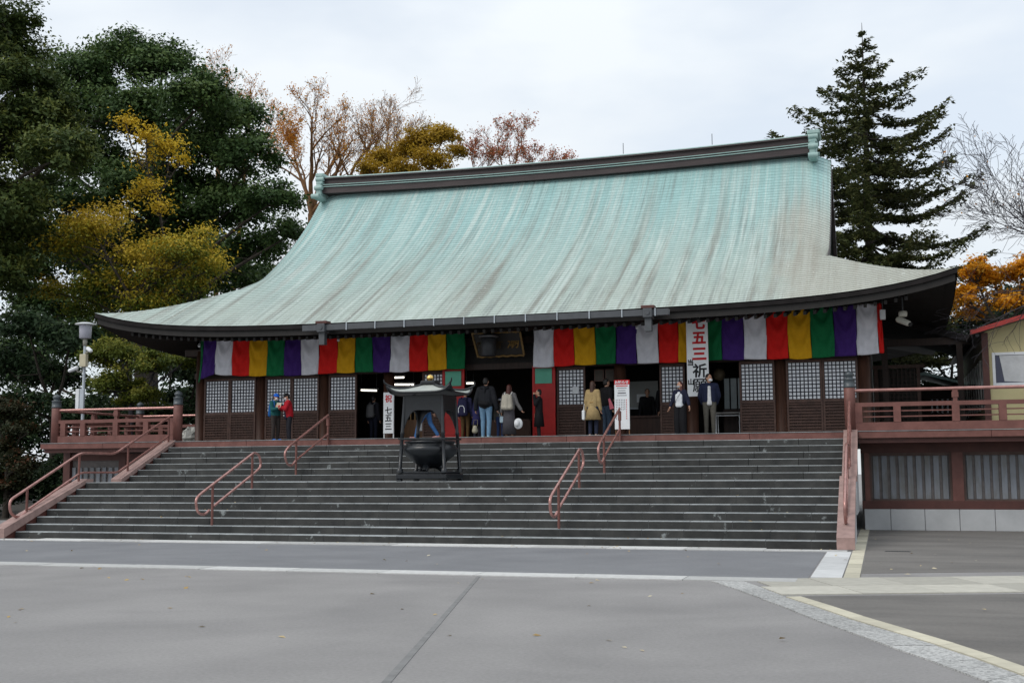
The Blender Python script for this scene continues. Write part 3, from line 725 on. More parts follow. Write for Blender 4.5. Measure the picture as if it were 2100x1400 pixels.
for x in (9.2, 11.6, 14.6): MB().tube([(x,RYC,12.25+sag(x)),(x,RYC,12.62+sag(x))], .012, 5).build('lightning_rod', gut_m, ridge)
# gutter
gut = MB(); gut.prism([(6.10,5.42),(6.10,5.58),(6.12,5.58),(6.13,5.44),(6.27,5.44),(6.28,5.58),(6.30,5.58),(6.30,5.42)], 0, 4.25, 14.55)
gut = gut.build('gutter', gut_m, hall)
for i in range(12):
    x = 4.75 + i*.86
    MB().box(x-.012, x+.012, 6.07, 6.098, 5.40, 5.60).build('gutter_bracket', greymet, gut)
for x in (4.85, 14.02):
    MB().cbox(x-.17, x+.17, 6.04, 6.34, 5.60, 5.68, .01).build('gutter_hopper', redp_d, gut)
    mb = MB(); mb.cbox(x-.12, x+.12, 6.02, 6.36, 5.36, 5.60, .015); mb.tube([(x,6.01,5.49),(x,6.00,5.49)], .06, 12); mb.box(x-.085, x+.085, 6.10, 6.27, 5.02, 5.36); mb.build('gutter_outlet', gut_m, gut)

# body
PX = [-.77, 1.37, 3.52, 5.63, 7.75, 10.47, 12.64, 14.66, 17.05, 19.2]
for x in PX: MB().lathe([(.19,0),(.165,.02),(.16,2.9)], (x, F+.02, ZF), 14).build('pillar', wood_p, hall)
MB().box(-.95, 19.36, F-.08, F+.12, 4.43, 4.60).build('lintel', wood_d, hall)
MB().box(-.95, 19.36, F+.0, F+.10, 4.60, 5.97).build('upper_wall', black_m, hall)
MB().box(-1.3, 19.7, F-.12, F+.12, 5.15, 5.35).build('tie_beam', wood_d, hall)
for a, b in ((-.95,4.61),(5.47,5.80),(6.73,8.0),(10.2,11.68),(13.75,14.84),(15.95,19.36)):
    MB().box(a, b, F-.10, F+.10, ZF, ZF+.07).build('door_sill', wood_d, hall)
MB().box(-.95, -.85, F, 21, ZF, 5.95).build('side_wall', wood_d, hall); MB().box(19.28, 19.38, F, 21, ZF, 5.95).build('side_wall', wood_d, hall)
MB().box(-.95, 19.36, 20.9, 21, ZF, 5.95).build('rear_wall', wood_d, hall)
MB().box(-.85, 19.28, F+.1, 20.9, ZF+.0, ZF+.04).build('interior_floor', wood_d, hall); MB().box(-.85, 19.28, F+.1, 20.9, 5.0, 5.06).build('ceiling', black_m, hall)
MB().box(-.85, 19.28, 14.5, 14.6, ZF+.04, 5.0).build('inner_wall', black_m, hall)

def shoji(x0, x1, cols, rows=10, y=F-.04, note=None):
    d = MB(); w_ = .05
    d.box(x0, x0+w_, y-.035, y+.035, 2.47, 4.42); d.box(x1-w_, x1, y-.035, y+.035, 2.47, 4.42)
    d.box(x0+w_, x1-w_, y-.033, y+.033, 4.35, 4.42); d.box(x0+w_, x1-w_, y-.033, y+.033, 3.28, 3.36); d.box(x0+w_, x1-w_, y-.033, y+.033, 2.47, 2.55)
    d = d.build('shoji_door', wood_b, hall)
    MB().box(x0+w_, x1-w_, y+.012, y+.016, 3.36, 4.35).build('paper_panel', paper_m, d)
    a, b = x0+w_, x1-w_
    px = (b-a)/cols; pz = .99/rows; bw = .026; first = {}
    def bar(name, m, bx0, bx1, by0, by1, bz0, bz1):
        """each bar of the door is an object of its own; alike bars share one mesh"""
        k = (name, round(bx1-bx0,3), round(bz1-bz0,3)); c = ((bx0+bx1)/2, (by0+by1)/2, (bz0+bz1)/2)
        if k not in first:
            o = first[k] = MB().box(-(bx1-bx0)/2, (bx1-bx0)/2, -(by1-by0)/2, (by1-by0)/2, -(bz1-bz0)/2, (bz1-bz0)/2).build(name, m, d, local=True); o.location = wmat(d).inverted() @ Vector(c)
        else: inst(first[k], name, d, c)
    for i in range(1, cols):
        c = a+px*i; bar('lattice_bar', lat_m, c-bw/2, c+bw/2, y-.004, y+.010, 3.36, 4.35)
    for i in range(1, rows):
        c = 3.36+pz*i; bar('lattice_bar', lat_m, a, b, y-.002, y+.008, c-bw/2, c+bw/2)
    ed = MB(); ed.box(a, a+bw/2, y-.004, y+.010, 3.36, 4.35); ed.box(b-bw/2, b, y-.004, y+.010, 3.36, 4.35); ed.box(a+bw/2, b-bw/2, y-.002, y+.008, 3.36, 3.36+bw/2); ed.box(a+bw/2, b-bw/2, y-.002, y+.008, 4.35-bw/2, 4.35); ed.build('lattice_edge', lat_m, d)
    MB().box(a, b, y+.024, y+.03, 2.55, 3.28).build('backing_board', wood_b, d)
    for i in range(9): z = 2.60+.08*i; bar('slat', wood_b, a, b, y-.030, y+.002, z-.017, z+.017)
    for i in range(1, cols): c = a+px*i; bar('stile', wood_b, c-.009, c+.009, y+.004, y+.016, 2.55, 3.28)
    return d
for a, b, c in ((-.60,.30,8),(.31,1.21,8),(1.54,2.44,8),(2.45,3.36,8),(3.69,4.61,8),(6.73,7.40,6),(10.83,11.66,7),(13.78,14.48,6),(15.96,16.90,8),(17.20,18.13,8),(18.14,19.05,8)):
    shoji(a, b, c)
for x0, x1 in ((7.42, 8.09), (10.15, 10.82)):
    d = MB(); y = F-.20
    d.box(x0, x1, y, y+.06, 2.42, 4.47); d.box(x0, x0+.07, y-.018, y, 2.42, 4.47); d.box(x1-.07, x1, y-.018, y, 2.42, 4.47)
    for z0, z1 in ((4.41,4.47),(3.90,3.96),(3.52,3.56),(3.02,3.06),(2.56,2.60),(2.42,2.46)): d.box(x0+.07, x1-.07, y-.016, y-.0005, z0, z1)
    d = d.build('red_door', red_m, hall)
    MB().box(x0+.09, x1-.09, y-.03, y-.004, 3.97, 4.40).build('green_panel', green_m, d)
# interior things seen through the open bays
def thing(mb, name, m, label, cat, group=None): 
    o = mb.build(name, m); return prop(o, label, cat, group)
TUBES = [((3.35,12,4.17),(3.9,12,4.14),'short fluorescent tube glowing inside the open bay beside the seventh shoji'),
         ((4.1,13,4.63),(4.45,13,4.63),'tiny far fluorescent tube above the other tube in the slatted bay'),
         ((4.5,12,4.32),(5.2,12,4.30),'longest fluorescent tube, in the bay right of the white standing sign'),
         ((7.02,12,4.29),(7.25,12,4.29),'small bright tube just inside the main entrance beside the left red door')]
TUBES[0] = (TUBES[0][0], TUBES[0][1], 'fluorescent tube glowing in the dark bay left of the white standing sign')
for a, b, l in TUBES:
    t = empty('ceiling_lamp', a, l, 'lamp', 'fluorescent lamps inside the hall')
    MB().tube([a, b], .028, 8).build('lamp_tube', tube_m, t)
    a2 = Vector(a)+Vector((-.05,0,.06)); b2 = Vector(b)+Vector((.05,0,.06)); mb = MB(); mb.obox(a2, b2, .08, .05)
    mb.tube([a2+Vector((.05,0,0)), Vector((a[0],a[1],5.0))], .006, 5); mb.tube([b2-Vector((.05,0,0)), Vector((b[0],b[1],5.0))], .006, 5); mb.build('lamp_holder', greymet, t)
brown_l = mat('brown_counter_wood', (.16,.075,.03), .5, var=.25, scale=5, bump=.08, stretch=(4,4,.5))  # plain brown wood for the counter front and the notice legs
t = empty('slatted_counter', (6.2, 9.6, ZF), 'brown counter front with tall pale slats beside the white standing sign', 'counter')
MB().box(5.82, 6.72, 9.6, 9.7, ZF, 3.05).build('front_board', brown_l, t)
for i in range(6): MB().box(5.92+.14*i, 5.95+.14*i, 9.62, 9.66, 3.05, 3.75).build('slat', mat('pale_slat', (.34,.21,.09), .6), t)
MB().box(6.35, 6.52, 9.57, 9.595, 2.72, 3.02).build('pinned_paper', white_m, t)
t = empty('office_counter', (12.7, 9.9, ZF), 'dark wooden counter in the open bay behind the tall notice board', 'counter')
MB().box(11.75, 13.7, 9.9, 10.5, ZF, 3.0).build('counter_body', wood_p, t); MB().box(11.70, 13.74, 9.82, 10.5, 3.0, 3.05).build('counter_top', wood_b, t)
t = empty('whiteboard', (12.9, 11, 3.4), 'pale board standing behind the counter with a small sheet pinned on it', 'board')
MB().box(12.25, 13.35, 11, 11.03, 3.35, 4.12).build('board_face', mat('pale_board', (.30,.31,.30), .6, var=.05), t); MB().box(12.72, 13.02, 10.98, 10.997, 3.5, 3.74).build('pinned_paper', white_m, t)
mb = MB(); mb.box(12.2,13.4,11.0,11.04,3.3,3.348); mb.box(12.3,12.34,11.01,11.05,ZF,3.3); mb.box(13.26,13.3,11.01,11.05,ZF,3.3); mb.build('board_stand', greymet, t)
t = empty('framed_notice', (11.9, 9.3, 4.2), 'row of small dark framed notices hanging over the office counter', 'notice')
for i in range(3):
    f = MB().box(11.85+.32*i, 12.13+.32*i, 9.25, 9.28, 4.02, 4.36).build('frame', wood_b, t); MB().box(11.88+.32*i, 12.10+.32*i, 9.24, 9.249, 4.05, 4.33).build('sheet', mat('dim_sheet', (.07,.06,.05), .8), f)
t = empty('folding_table', (15.55, 9.2, ZF), 'folding table with white metal legs in the open bay by the walking man', 'table')
MB().cbox(15.18, 15.98, 9.2, 9.75, 3.03, 3.07, .006).build('tabletop', mat('grey_tabletop', (.22,.21,.20), .5), t)
for x in (15.26, 15.90):
    for y in (9.25, 9.7): MB().tube([(x,y,ZF+.04),(x,y,3.03)], .016, 6).build('leg', whitepl, t)
MB().tube([(15.26,9.25,2.98),(15.90,9.25,2.98)], .012, 6).build('brace', whitepl, t)
t = empty('glass_screen', (15.7, 10, 3.5), 'narrow pale screen panels standing behind the folding table', 'screen')
for x0, x1 in ((15.42,15.56),(15.60,15.76),(15.80,15.96)): MB().box(x0, x1, 9.95, 9.98, 3.2, 4.05).build('panel', mat('pale_screen', (.22,.26,.27), .3, var=.1), t)
MB().box(15.38, 16.0, 9.96, 10.0, ZF+.04, 3.19).build('base', wood_d, t)
t = empty('round_lantern', (15.3, 9.9, 4.2), 'round dim lantern hanging in the bay beside the hanging vertical banner', 'lantern')
MB().ell((15.3,9.9,4.16), (.17,.17,.18), 14).build('shade', mat('dim_lantern', (.11,.085,.05), .6), t); MB().tube([(15.3,9.9,4.3),(15.3,9.9,5.0)], .01, 5).build('cord', black_m, t)
t = empty('golden_ornament', (5.95, 11.0, 4.0), 'small golden hanging ornament deep in the slatted bay', 'ornament')
MB().lathe([(.01,.10),(.05,.08),(.07,0),(.04,-.10),(.01,-.13)], (5.95,11,3.95), 12).build('drop', gold_m, t); MB().tube([(5.95,11,4.05),(5.95,11,5.0)], .008, 5).build('cord', gold_d, t)
t = empty('offertory_box', (9.1, 9.3, ZF), 'long slatted wooden offertory box inside the main entrance', 'box')
MB().box(8.35, 9.95, 9.25, 9.95, ZF+.04, 2.95).build('box_body', wood_p, t)
for i in range(9): MB().box(8.4, 9.9, 9.28+.075*i, 9.31+.075*i, 2.95, 2.99).build('slat', wood_b, t)

# plaque over the entrance, tilted forward, with the gong in front of it
def text(body, size, m, parent, loc, name='lettering', off=.0, ext=.002, sx=1, tilt=90):
    c = bpy.data.curves.new('text', 'FONT'); c.body = body; c.size = size; c.align_x = 'CENTER'; c.align_y = 'CENTER'; c.offset = off; c.extrude = ext; c.resolution_u = 3
    o = bpy.data.objects.new('text_tmp', c); COL.objects.link(o)
    bpy.context.view_layer.update(); dg = bpy.context.evaluated_depsgraph_get()
    me = bpy.data.meshes.new_from_object(o.evaluated_get(dg)); bpy.data.objects.remove(o)
    cs = np.array([v.co for v in me.vertices]); mid = (cs.max(0)+cs.min(0))/2
    for v in me.vertices: v.co = v.co - Vector(mid)
    me.materials.clear(); me.materials.append(m); me.name = name
    n = bpy.data.objects.new(name, me); COL.objects.link(n); n.parent = parent
    n.location = wmat(parent).inverted() @ Vector(loc); n.rotation_euler = (R(tilt), 0, 0); n.scale = (sx, 1, 1)
    return n
pl = empty('name_plaque', (9.25, 8.45, 5.05), 'dark gold framed plaque with a gilt character over the main entrance', 'plaque')
mb = MB()
mb.add([(8.62,8.50,4.76),(10.0,8.50,4.76),(9.95,8.28,5.42),(8.52,8.28,5.42),(8.62,8.56,4.76),(10.0,8.56,4.76),(9.95,8.34,5.42),(8.52,8.34,5.42)], [(0,1,2,3),(7,6,5,4),(0,4,5,1),(1,5,6,2),(2,6,7,3),(3,7,4,0)])
mb.build('plaque_board', mat('plaque_black', (.02,.015,.012), .5), pl)
fr = MB(); cs = [(8.62,8.49,4.76),(10.0,8.49,4.76),(9.95,8.27,5.42),(8.52,8.27,5.42)]
for i in range(4):
    a, b = Vector(cs[i]), Vector(cs[(i+1)%4]); n = 11
    pts = [a+(b-a)*k/n + Vector((0,0,.012*(-1)**k)) for k in range(n+1)]; fr.tube(pts, .032, 6)
fr.build('carved_frame', gold_d, pl)
text('潮', .36, gold_d, pl, (9.72,8.345,5.12), off=.006, tilt=72); text('殿', .34, mat('dim_gilt', (.07,.045,.02), .6), pl, (8.78,8.345,5.12), off=.003, tilt=72); text('音', .34, mat('dim_gilt', (.07,.045,.02), .6), pl, (9.25,8.345,5.12), off=.003, tilt=72)
t = empty('hanging_lantern', (9.1, 8.0, 5.0), 'dark round metal lantern hanging in front of the name plaque', 'lantern')
MB().lathe([(.19,-.28),(.21,-.26),(.22,.2),(.20,.24)], (9.1,8.0,5.0), 20).build('body', mat('dull_pewter', (.045,.047,.052), .45, metallic=.4), t)
MB().lathe([(.22,.245),(.27,.25),(.29,.28),(.27,.30),(.10,.36),(.03,.42)], (9.1,8.0,5.0), 20).build('rim', mat('pale_pewter', (.16,.16,.165), .4, metallic=.4), t); MB().tube([(9.1,8.0,5.4),(9.1,8.0,5.95)], .015, 6).build('chain', gut_m, t)

# ------------------------------------------------------------------ five coloured curtains
FC = {'green': (.006,.135,.045), 'purple': (.050,.018,.150), 'white': (.66,.66,.71), 'red': (.62,.014,.011), 'yellow': (.60,.31,.008)}
FM = {k: mat('curtain_'+k, v, .8, var=.08, scale=6, bump=.3, bscale=12, spec=.2) for k, v in FC.items()}
def curtain(label, x0, x1s, cols, y, wrapL=None, wrapR=None):
    t = empty('five_colour_curtain', ((x0+x1s[-1])/2, y, 5.7), label, 'curtain', 'five coloured festival curtains')
    a = x0
    for i, (b, cn) in enumerate(zip(x1s, cols)):
        nx, nz = 16, 20; vs = []; fs = []
        ph = random.uniform(0, 6.28); dr = random.uniform(.6, 1)
        for j in range(nz+1):
            v = j/nz
            for k in range(nx+1):
                u = k/nx; x = a+(b-a)*u
                bot = 4.43 + .014*math.sin(x*1.7) + .010*math.sin(5*x+ph) - .02*4*u*(1-u)*dr + (.10*max(0,1-abs(x-.05)/.9) - .16*max(0, (-.1-x)/.6) if x0 < 2 else 0) + .05*max(0, (x-19.2)/.5)
                z = 5.78 + (bot-5.78)*v
                # hung folds: catenary creases between the two seam edges, soft vertical waves below
                e = 4*u*(1-u)
                yy = y + .065*math.sin(15*v - 6.5*e + ph)*(.25+e)*(1-v)**.6*dr + .030*math.sin(x*5.1+ph)*v + .018*math.sin(9*x+3*v+ph) + .012*math.sin(21*u+4*v+ph)*v
                xx = x + .012*math.sin(6*v+a*3) 
                if wrapL is not None and x < wrapL: yy += (wrapL-x)*.9
                if wrapR is not None and x > wrapR: yy += (x-wrapR)*1.0
                vs.append((xx - .05*(v-.5)*(1 if x0 < 2 and x < 1 else 0)*max(0,1-x), yy, z))
        for j in range(nz):
            for k in range(nx): q = j*(nx+1)+k; fs.append((q,q+1,q+nx+2,q+nx+1))
        o = MB().add(vs, fs, 0, True).build('cloth_panel', FM[cn], t, label='%s cloth panel of the curtain' % cn)
        md = o.modifiers.new('thickness', 'SOLIDIFY'); md.thickness = .006
        a = b
    mb = MB().tube([(x0, y, 5.79), (x1s[-1], y, 5.79)], .02, 6); mb.build('curtain_rod', wood_d, t)
cyc = ['green','purple','white','red','yellow']
curtain('green, purple, white, red and yellow curtain hung left of the main entrance', -.66, [-.46,.05,.64,1.23,1.83,2.41,2.99,3.57,4.17,4.75,5.32,5.90,6.50,7.08,7.64,8.22], [cyc[i%5] for i in range(16)], 8.5, wrapL=-.40)
curtain('white, red, yellow, green and purple curtain hung right of the main entrance', 10.28, [10.88,11.47,12.07,12.65,13.24,13.84,14.40,14.98,15.57,16.16,16.75,17.32,17.90,18.49,19.06,19.60,19.72], [cyc[(i+2)%5] for i in range(17)], 8.5, wrapR=19.60)

# vertical banner 七五三祈願 / 当山
t = empty('vertical_banner', (14.95, 8.2, 3.46), 'long white vertical banner with red and black brush characters', 'banner')
MB().cbox(14.66, 15.24, 8.19, 8.21, 3.46, 5.75, .004).build('banner_cloth', mat('banner_white', (.86,.88,.89), .7, var=.03, bump=0), t)
for ch, z, m, s, of in (('七',5.44,red_ink,.34,.016),('五',5.03,red_ink,.35,.015),('三',4.60,red_ink,.37,.016),('祈',4.15,blk_ink,.36,.009),('願',3.75,blk_ink,.37,.004)):
    text(ch, s*1.08, m, t, (15.0, 8.186, z), off=of)
for ch, z in (('当',4.37),('山',3.85)): text(ch, .175, blk_ink, t, (14.76, 8.186, z), off=.006)
# standing sign 祝 七五三
t = empty('standing_sign', (6.06, 8.0, ZF), 'white standing sign with a red character above three black ones', 'sign')
MB().cbox(5.90, 6.22, 7.99, 8.01, 2.60, 3.78, .003).build('sign_board', white_m, t)
for x in (5.915, 6.205): MB().box(x-.014, x+.014, 8.012, 8.04, ZF, 3.78).build('leg', whitepl, t)
for ch, z, m in (('祝',3.60,red_ink),('七',3.26,blk_ink),('五',3.04,blk_ink),('三',2.80,blk_ink)): text(ch, .225, m, t, (6.06, 7.986, z), off=.005)
# notice board お知らせ
t = empty('notice_board', (13.08, 7.2, ZF), 'tall narrow notice board with a red heading and small print', 'notice board')
MB().cbox(12.88, 13.28, 7.19, 7.21, 2.58, 3.76, .003).build('notice_sheet', white_m, t)
MB().cbox(12.88, 13.29, 7.185, 7.215, 3.76, 3.88, .003).build('heading', red_ink, t)
text('お知らせ', .095, white_m, t, (13.08, 7.182, 3.82), off=.002)
for x in (12.90, 13.26): MB().box(x-.012, x+.012, 7.212, 7.236, ZF, 3.76).build('leg', brown_l, t)
pr = MB(); rd = MB()
rd.box(12.92, 13.24, 7.186, 7.1895, 3.71, 3.735)
for i, z in enumerate((3.665, 3.60, 3.47)): pr.box(12.95+.03*(i%2), 13.21-.03*(i%2), 7.186, 7.1895, z-.008, z+.008)
pr.box(12.97,13.19,7.186,7.1895,3.52,3.55)
for i in range(7):
    x = 12.925+.046*i; z = 3.38
    tgt = rd if i == 6 else pr
    ln = 9 if i in (0,6,2) else 5
    for k in range(ln): tgt.box(x-.008, x+.008, 7.186, 7.1895, z-.05, z-.012); z -= .055+.01*random.random()
pr.build('small_print', grey_ink, t); rd.build('red_print', red_ink, t)
t = MB().box(11.30, 11.48, 8.90, 8.912, 3.66, 3.86)
prop(t.build('paper_notice', white_m), 'small white paper notice fixed to the shoji right of the red door', 'notice')
# floodlight and speaker under the right eave, spotlight under the left one
t = empty('eave_speaker', (19.75, 8.3, 5.45), 'white box loudspeaker hanging under the right eave by the curtain end', 'loudspeaker')
mb = MB(); mb.cbox(19.66, 19.80, 8.2, 8.4, 5.33, 5.58, .012); mb.build('speaker_box', whitepl, t); MB().tube([(19.73,8.3,5.58),(19.73,8.3,5.95)], .015, 6).build('bracket', gut_m, t)
t = empty('security_camera', (20.22, 8.2, 5.3), 'white dome and housing security camera under the right corner of the eave', 'camera')
MB().lathe([(.02,.0),(.10,.01),(.11,.06),(.11,.14),(.05,.16)], (20.22,8.2,5.36), 14).build('mount', mat('ivory_plastic', (.52,.51,.44), .5, var=.05, bump=0), t)
mb = MB(); mb.cap((20.12,8.2,5.30),(20.34,8.02,5.17),.085,.075,10); mb.build('housing', mat('ivory_plastic', (.5,.5,.5)), t); MB().tube([(20.36,8.0,5.155),(20.40,7.965,5.13)], .055, 10).build('lens', blk_ink, t)
MB().tube([(20.22,8.2,5.5),(20.22,8.2,5.95)], .02, 6).build('stem', gut_m, t)
for x, l in ((-.35,'tiny spotlight under the left end of the eave'),(4.35,'tiny spotlight on the red part of the left curtain rod'),(13.3,'small spotlight clipped in front of the white curtain panel near the right gutter end')):
    t = empty('spotlight', (x, 8.2, 5.4), l, 'spotlight', 'small spotlights under the eave')
    MB().tube([(x,8.2,5.45),(x+.03,8.13,5.36)], [.03,.04], 8).build('lamp_head', whitepl, t); MB().tube([(x,8.22,5.44),(x,8.24,5.95)], .01, 5).build('arm', gut_m, t)

# ------------------------------------------------------------------ incense burner on the landing
BX, BY, BZ = 9.20, 3.25, 1.28
t = empty('incense_burner', (BX, BY, BZ), 'black bronze incense burner under a curved pale roof on the landing', 'incense burner')
mb = MB(); mb.cbox(BX-.64, BX+.64, BY-.60, BY+.60, BZ+.05, BZ+.17, .02); mb.cbox(BX-.58, BX+.58, BY-.54, BY+.54, BZ+.17, BZ+.23, .02)
mb.build('plinth', bronze, t)
for sx in (-1, 1):
    for sy in (-1, 1):
        MB().cbox(BX+sx*.57-.06, BX+sx*.57+.06, BY+sy*.53-.06, BY+sy*.53+.06, BZ, BZ+.05, .01).build('foot', bronze, t)
        a = Vector((BX+sx*.565, BY+sy*.53, BZ+.2)); b = Vector((BX+sx*.47, BY+sy*.45, BZ+2.02))
        MB().tube([a, a+(b-a)*.05, a+(b-a)*.06, a+(b-a)*.5, a+(b-a)*.51, a+(b-a)*.53, b], [.075,.075,.045,.042,.055,.042,.04], 10).build('leg', bronze, t)
MB().lathe([(.12,.30),(.22,.32),(.40,.45),(.58,.60),(.655,.70),(.67,.76),(.635,.83),(.57,.86),(.58,.90),(.62,.915),(.62,.95),(.57,.955),(.55,.90),(.40,.82),(.02,.80)], (BX,BY,BZ), 32).build('bowl', bronze, t)
MB().lathe([(.55,.87),(.3,.885),(.01,.89)], (BX,BY,BZ), 24).build('ash', mat('ash', (.30,.28,.27), .95), t)
for k in range(3):
    a = 2*math.pi*k/3 - math.pi/2; x, y = BX+.26*math.cos(a), BY+.26*math.sin(a)
    MB().tube([(x*.6+BX*.4,y*.6+BY*.4,BZ+.38),(x,y,BZ+.33),(BX+(x-BX)*1.35,BY+(y-BY)*1.35,BZ+.23)], [.09,.085,.07], 8).build('bowl_foot', bronze, t)
mb = MB()
for s in (-1, 1): mb.box(BX-.60, BX+.60, BY+s*.54-.02, BY+s*.54+.02, BZ+.98, BZ+1.02); mb.box(BX+s*.58-.02, BX+s*.58+.02, BY-.52, BY+.52, BZ+.98, BZ+1.02)
mb.build('guard_rail', bronze, t)
# four apron panels with arched lower edges
def apron(a, b, name='apron'):
    a = Vector(a); b = Vector(b); d = b-a; n = 12; nrm = Vector((0,0,1)).cross(d).normalized()*.02
    vs = []
    for i in range(n+1):
        u = i/n; q = abs(2*u-1); zb = BZ+1.68 - .42*max(0,(q-.35)/.65)**2.2 if q > .35 else BZ+1.68
        p = a + d*u
        for off in (-nrm, nrm): vs += [(p.x+off.x, p.y+off.y, zb), (p.x+off.x, p.y+off.y, BZ+2.04)]
    fs = []
    for i in range(n):
        q = 4*i; fs += [(q,q+4,q+5,q+1),(q+2,q+3,q+7,q+6),(q,q+2,q+6,q+4),(q+1,q+5,q+7,q+3)]
    MB().add(vs, fs).build(name, bronze, t)
for a, b in (((-.48,-.46),(.48,-.46)),((.48,-.46),(.48,.46)),((.48,.46),(-.48,.46)),((-.48,.46),(-.48,-.46))): apron((BX+a[0],BY+a[1],0),(BX+b[0],BY+b[1],0))
def broof():
    n = 20; vs = []; H = 1.0
    for i in range(n+1):
        for j in range(n+1):
            x = -1+2*i/n; y = -1+2*j/n; m_ = max(abs(x),abs(y)); mn = min(abs(x),abs(y))
            z = 2.10 + .25*(1-m_)**1.05 + .08*(1-m_)*m_*2 - .05*math.sin(math.pi*m_) + .16*(mn/max(m_,1e-6))**6*m_**5
            vs.append((BX+x*.79, BY+y*.76, BZ+z))
    return vs, [(i*(n+1)+j, (i+1)*(n+1)+j, (i+1)*(n+1)+j+1, i*(n+1)+j+1) for i in range(n) for j in range(n)]
vs, fs = broof()
o = MB().add(vs, fs, 0, True).build('roof', [bronze_r, bronze], t, fix=True); md = o.modifiers.new('thickness', 'SOLIDIFY'); md.thickness = .03; md.offset = -1; md.material_offset = 1; md.material_offset_rim = 1
n = 20
for sx in (-1, 1):
    for sy in (-1, 1):
        pts = []
        for k in range(11):
            m_ = .14+.86*k/10; z = 2.10 + .25*(1-m_)**1.05 + .08*(1-m_)*m_*2 - .05*math.sin(math.pi*m_) + .16*m_**5
            pts.append((BX+sx*m_*.79, BY+sy*m_*.76, BZ+z+.012))
        pts += [(BX+sx*.85, BY+sy*.82, BZ+2.33), (BX+sx*.862, BY+sy*.832, BZ+2.40)]
        MB().tube(pts, [.028]*11+[.022,.012], 8).build('roof_hip', bronze, o)
mb = MB()
for s in (-1, 1):
    e = [(x, s) for x in np.linspace(-1, 1, 15)]
    mb.tube([(BX+x*.80, BY+s*.77, BZ+2.085+.16*abs(x)**6) for x, _ in e], .03, 6); mb.tube([(BX+s*.80, BY+x*.77, BZ+2.085+.16*abs(x)**6) for x, _ in e], .03, 6)
mb.build('roof_edge', bronze, o)
MB().cbox(BX-.19, BX+.19, BY-.18, BY+.18, BZ+2.31, BZ+2.40, .02).build('roof_crown', bronze, o)
MB().lathe([(.05,2.39),(.045,2.41),(.085,2.44),(.09,2.49),(.06,2.53),(.012,2.56)], (BX,BY,BZ), 16).build('golden_finial', gold_m, o)

# ------------------------------------------------------------------ lamp post on the left
LX, LY = -5.9, 10.0
t = empty('lamp_post', (LX, LY, 0), 'slim pale lamp post with cameras and boxes behind the left railing', 'lamp post')
MB().tube([(LX,LY,0),(LX,LY,5.9)], [.062,.045], 12).build('pole', greymet, t)
MB().lathe([(.16,0),(.19,.02),(.205,.40),(.20,.45)], (LX,LY,6.02), 20).build('lamp_shade', mat('lilac_diffuser', (.40,.40,.46), .4, var=.03, bump=0), t)
MB().lathe([(.205,0),(.35,.02),(.33,.05),(.16,.09),(.02,.10)], (LX,LY,6.47), 20).build('lamp_cap', whitepl, t)
MB().lathe([(.07,0),(.07,.25)], (LX,LY,5.78), 10).build('lamp_neck', mat('warm_grey_metal', (.30,.29,.25), .5), t)
MB().cbox(LX-.06, LX+.20, LY-.2, LY-.06, 5.05, 5.48, .015).build('control_box', beigebox, t)
for s, z, nm in ((1, 5.62, 'camera'), (-1, 4.98, 'camera')):
    c = MB().cap((LX+s*.22,LY-.12,z+.04),(LX+s*.40,LY-.22,z-.05),.075,.065,10).build('camera', whitepl, t); MB().tube([(LX,LY,z-.08),(LX+s*.2,LY-.08,z-.08),(LX+s*.24,LY-.1,z)], .025, 6).build('camera_arm', mat('warm_grey_metal', (.3,.29,.25)), c)
MB().cbox(LX-.20, LX-.06, LY-.15, LY+.0, 3.55, 4.32, .012).build('cable_box', whitepl, t); MB().cbox(LX-.055, LX+.11, LY-.13, LY-.075, 3.55, 4.32, .012).build('cable_cover', greymet, t)
# pale garden stone by the hall corner
def rock(name, c, r, m, label, cat, seed=1):
    rr = random.Random(seed); mb = MB()
    n = 9; vs = []; fs = []
    for i in range(n+1):
        for j in range(12):
            a = math.pi*i/n; b = 2*math.pi*j/12; k = 1+rr.uniform(-.22,.22)
            vs.append((c[0]+r[0]*k*math.sin(a)*math.cos(b), c[1]+r[1]*k*math.sin(a)*math.sin(b), c[2]-r[2]*k*math.cos(a)))
    for i in range(n):
        for j in range(12): fs.append((i*12+j, i*12+(j+1)%12, (i+1)*12+(j+1)%12, (i+1)*12+j))
    return prop(mb.add(vs, fs).build(name, m), label, cat)
rock('garden_stone', (-1.35, 9.4, 2.66), (.3,.25,.28), stone_m, 'pale rough stone standing on the deck by the left corner of the hall', 'stone', 3)

# ------------------------------------------------------------------ right side: shed, passage, low building, lattice screen
sh = empty('yellow_shed', (24, 10, ZF), 'yellow walled shed with a red roof edge on the right of the terrace', 'shed')
MB().prism([(22.28,2.4),(28,2.4),(28,5.0),(25.1,5.88),(22.28,5.09)], 1, 10, 10.1).build('front_wall', yel_m, sh)
MB().box(22.28, 22.36, 10.1, 19, 2.4, 5.05).build('side_wall', mat('shed_side_board', (.20,.17,.11), .8), sh)
MB().box(22.20, 22.36, 9.93, 10.0-.001, 2.4, 5.06).build('corner_post', redp_d, sh)
rf = MB(); rf.prism([(21.92,4.99),(25.1,5.88),(28.4,4.95),(28.4,5.03),(25.1,5.98),(21.92,5.08)], 1, 9.55, 19.3); rf = rf.build('roof', mat('shed_roof_metal', (.07,.06,.06), .6), sh)
MB().prism([(21.90,4.98),(25.1,5.875),(25.1,6.0),(21.90,5.095)], 1, 9.50, 9.549).build('red_verge', redroof, rf); MB().prism([(25.1,5.875),(28.4,4.95),(28.4,5.07),(25.1,6.0)], 1, 9.50, 9.549).build('red_verge', redroof, rf)
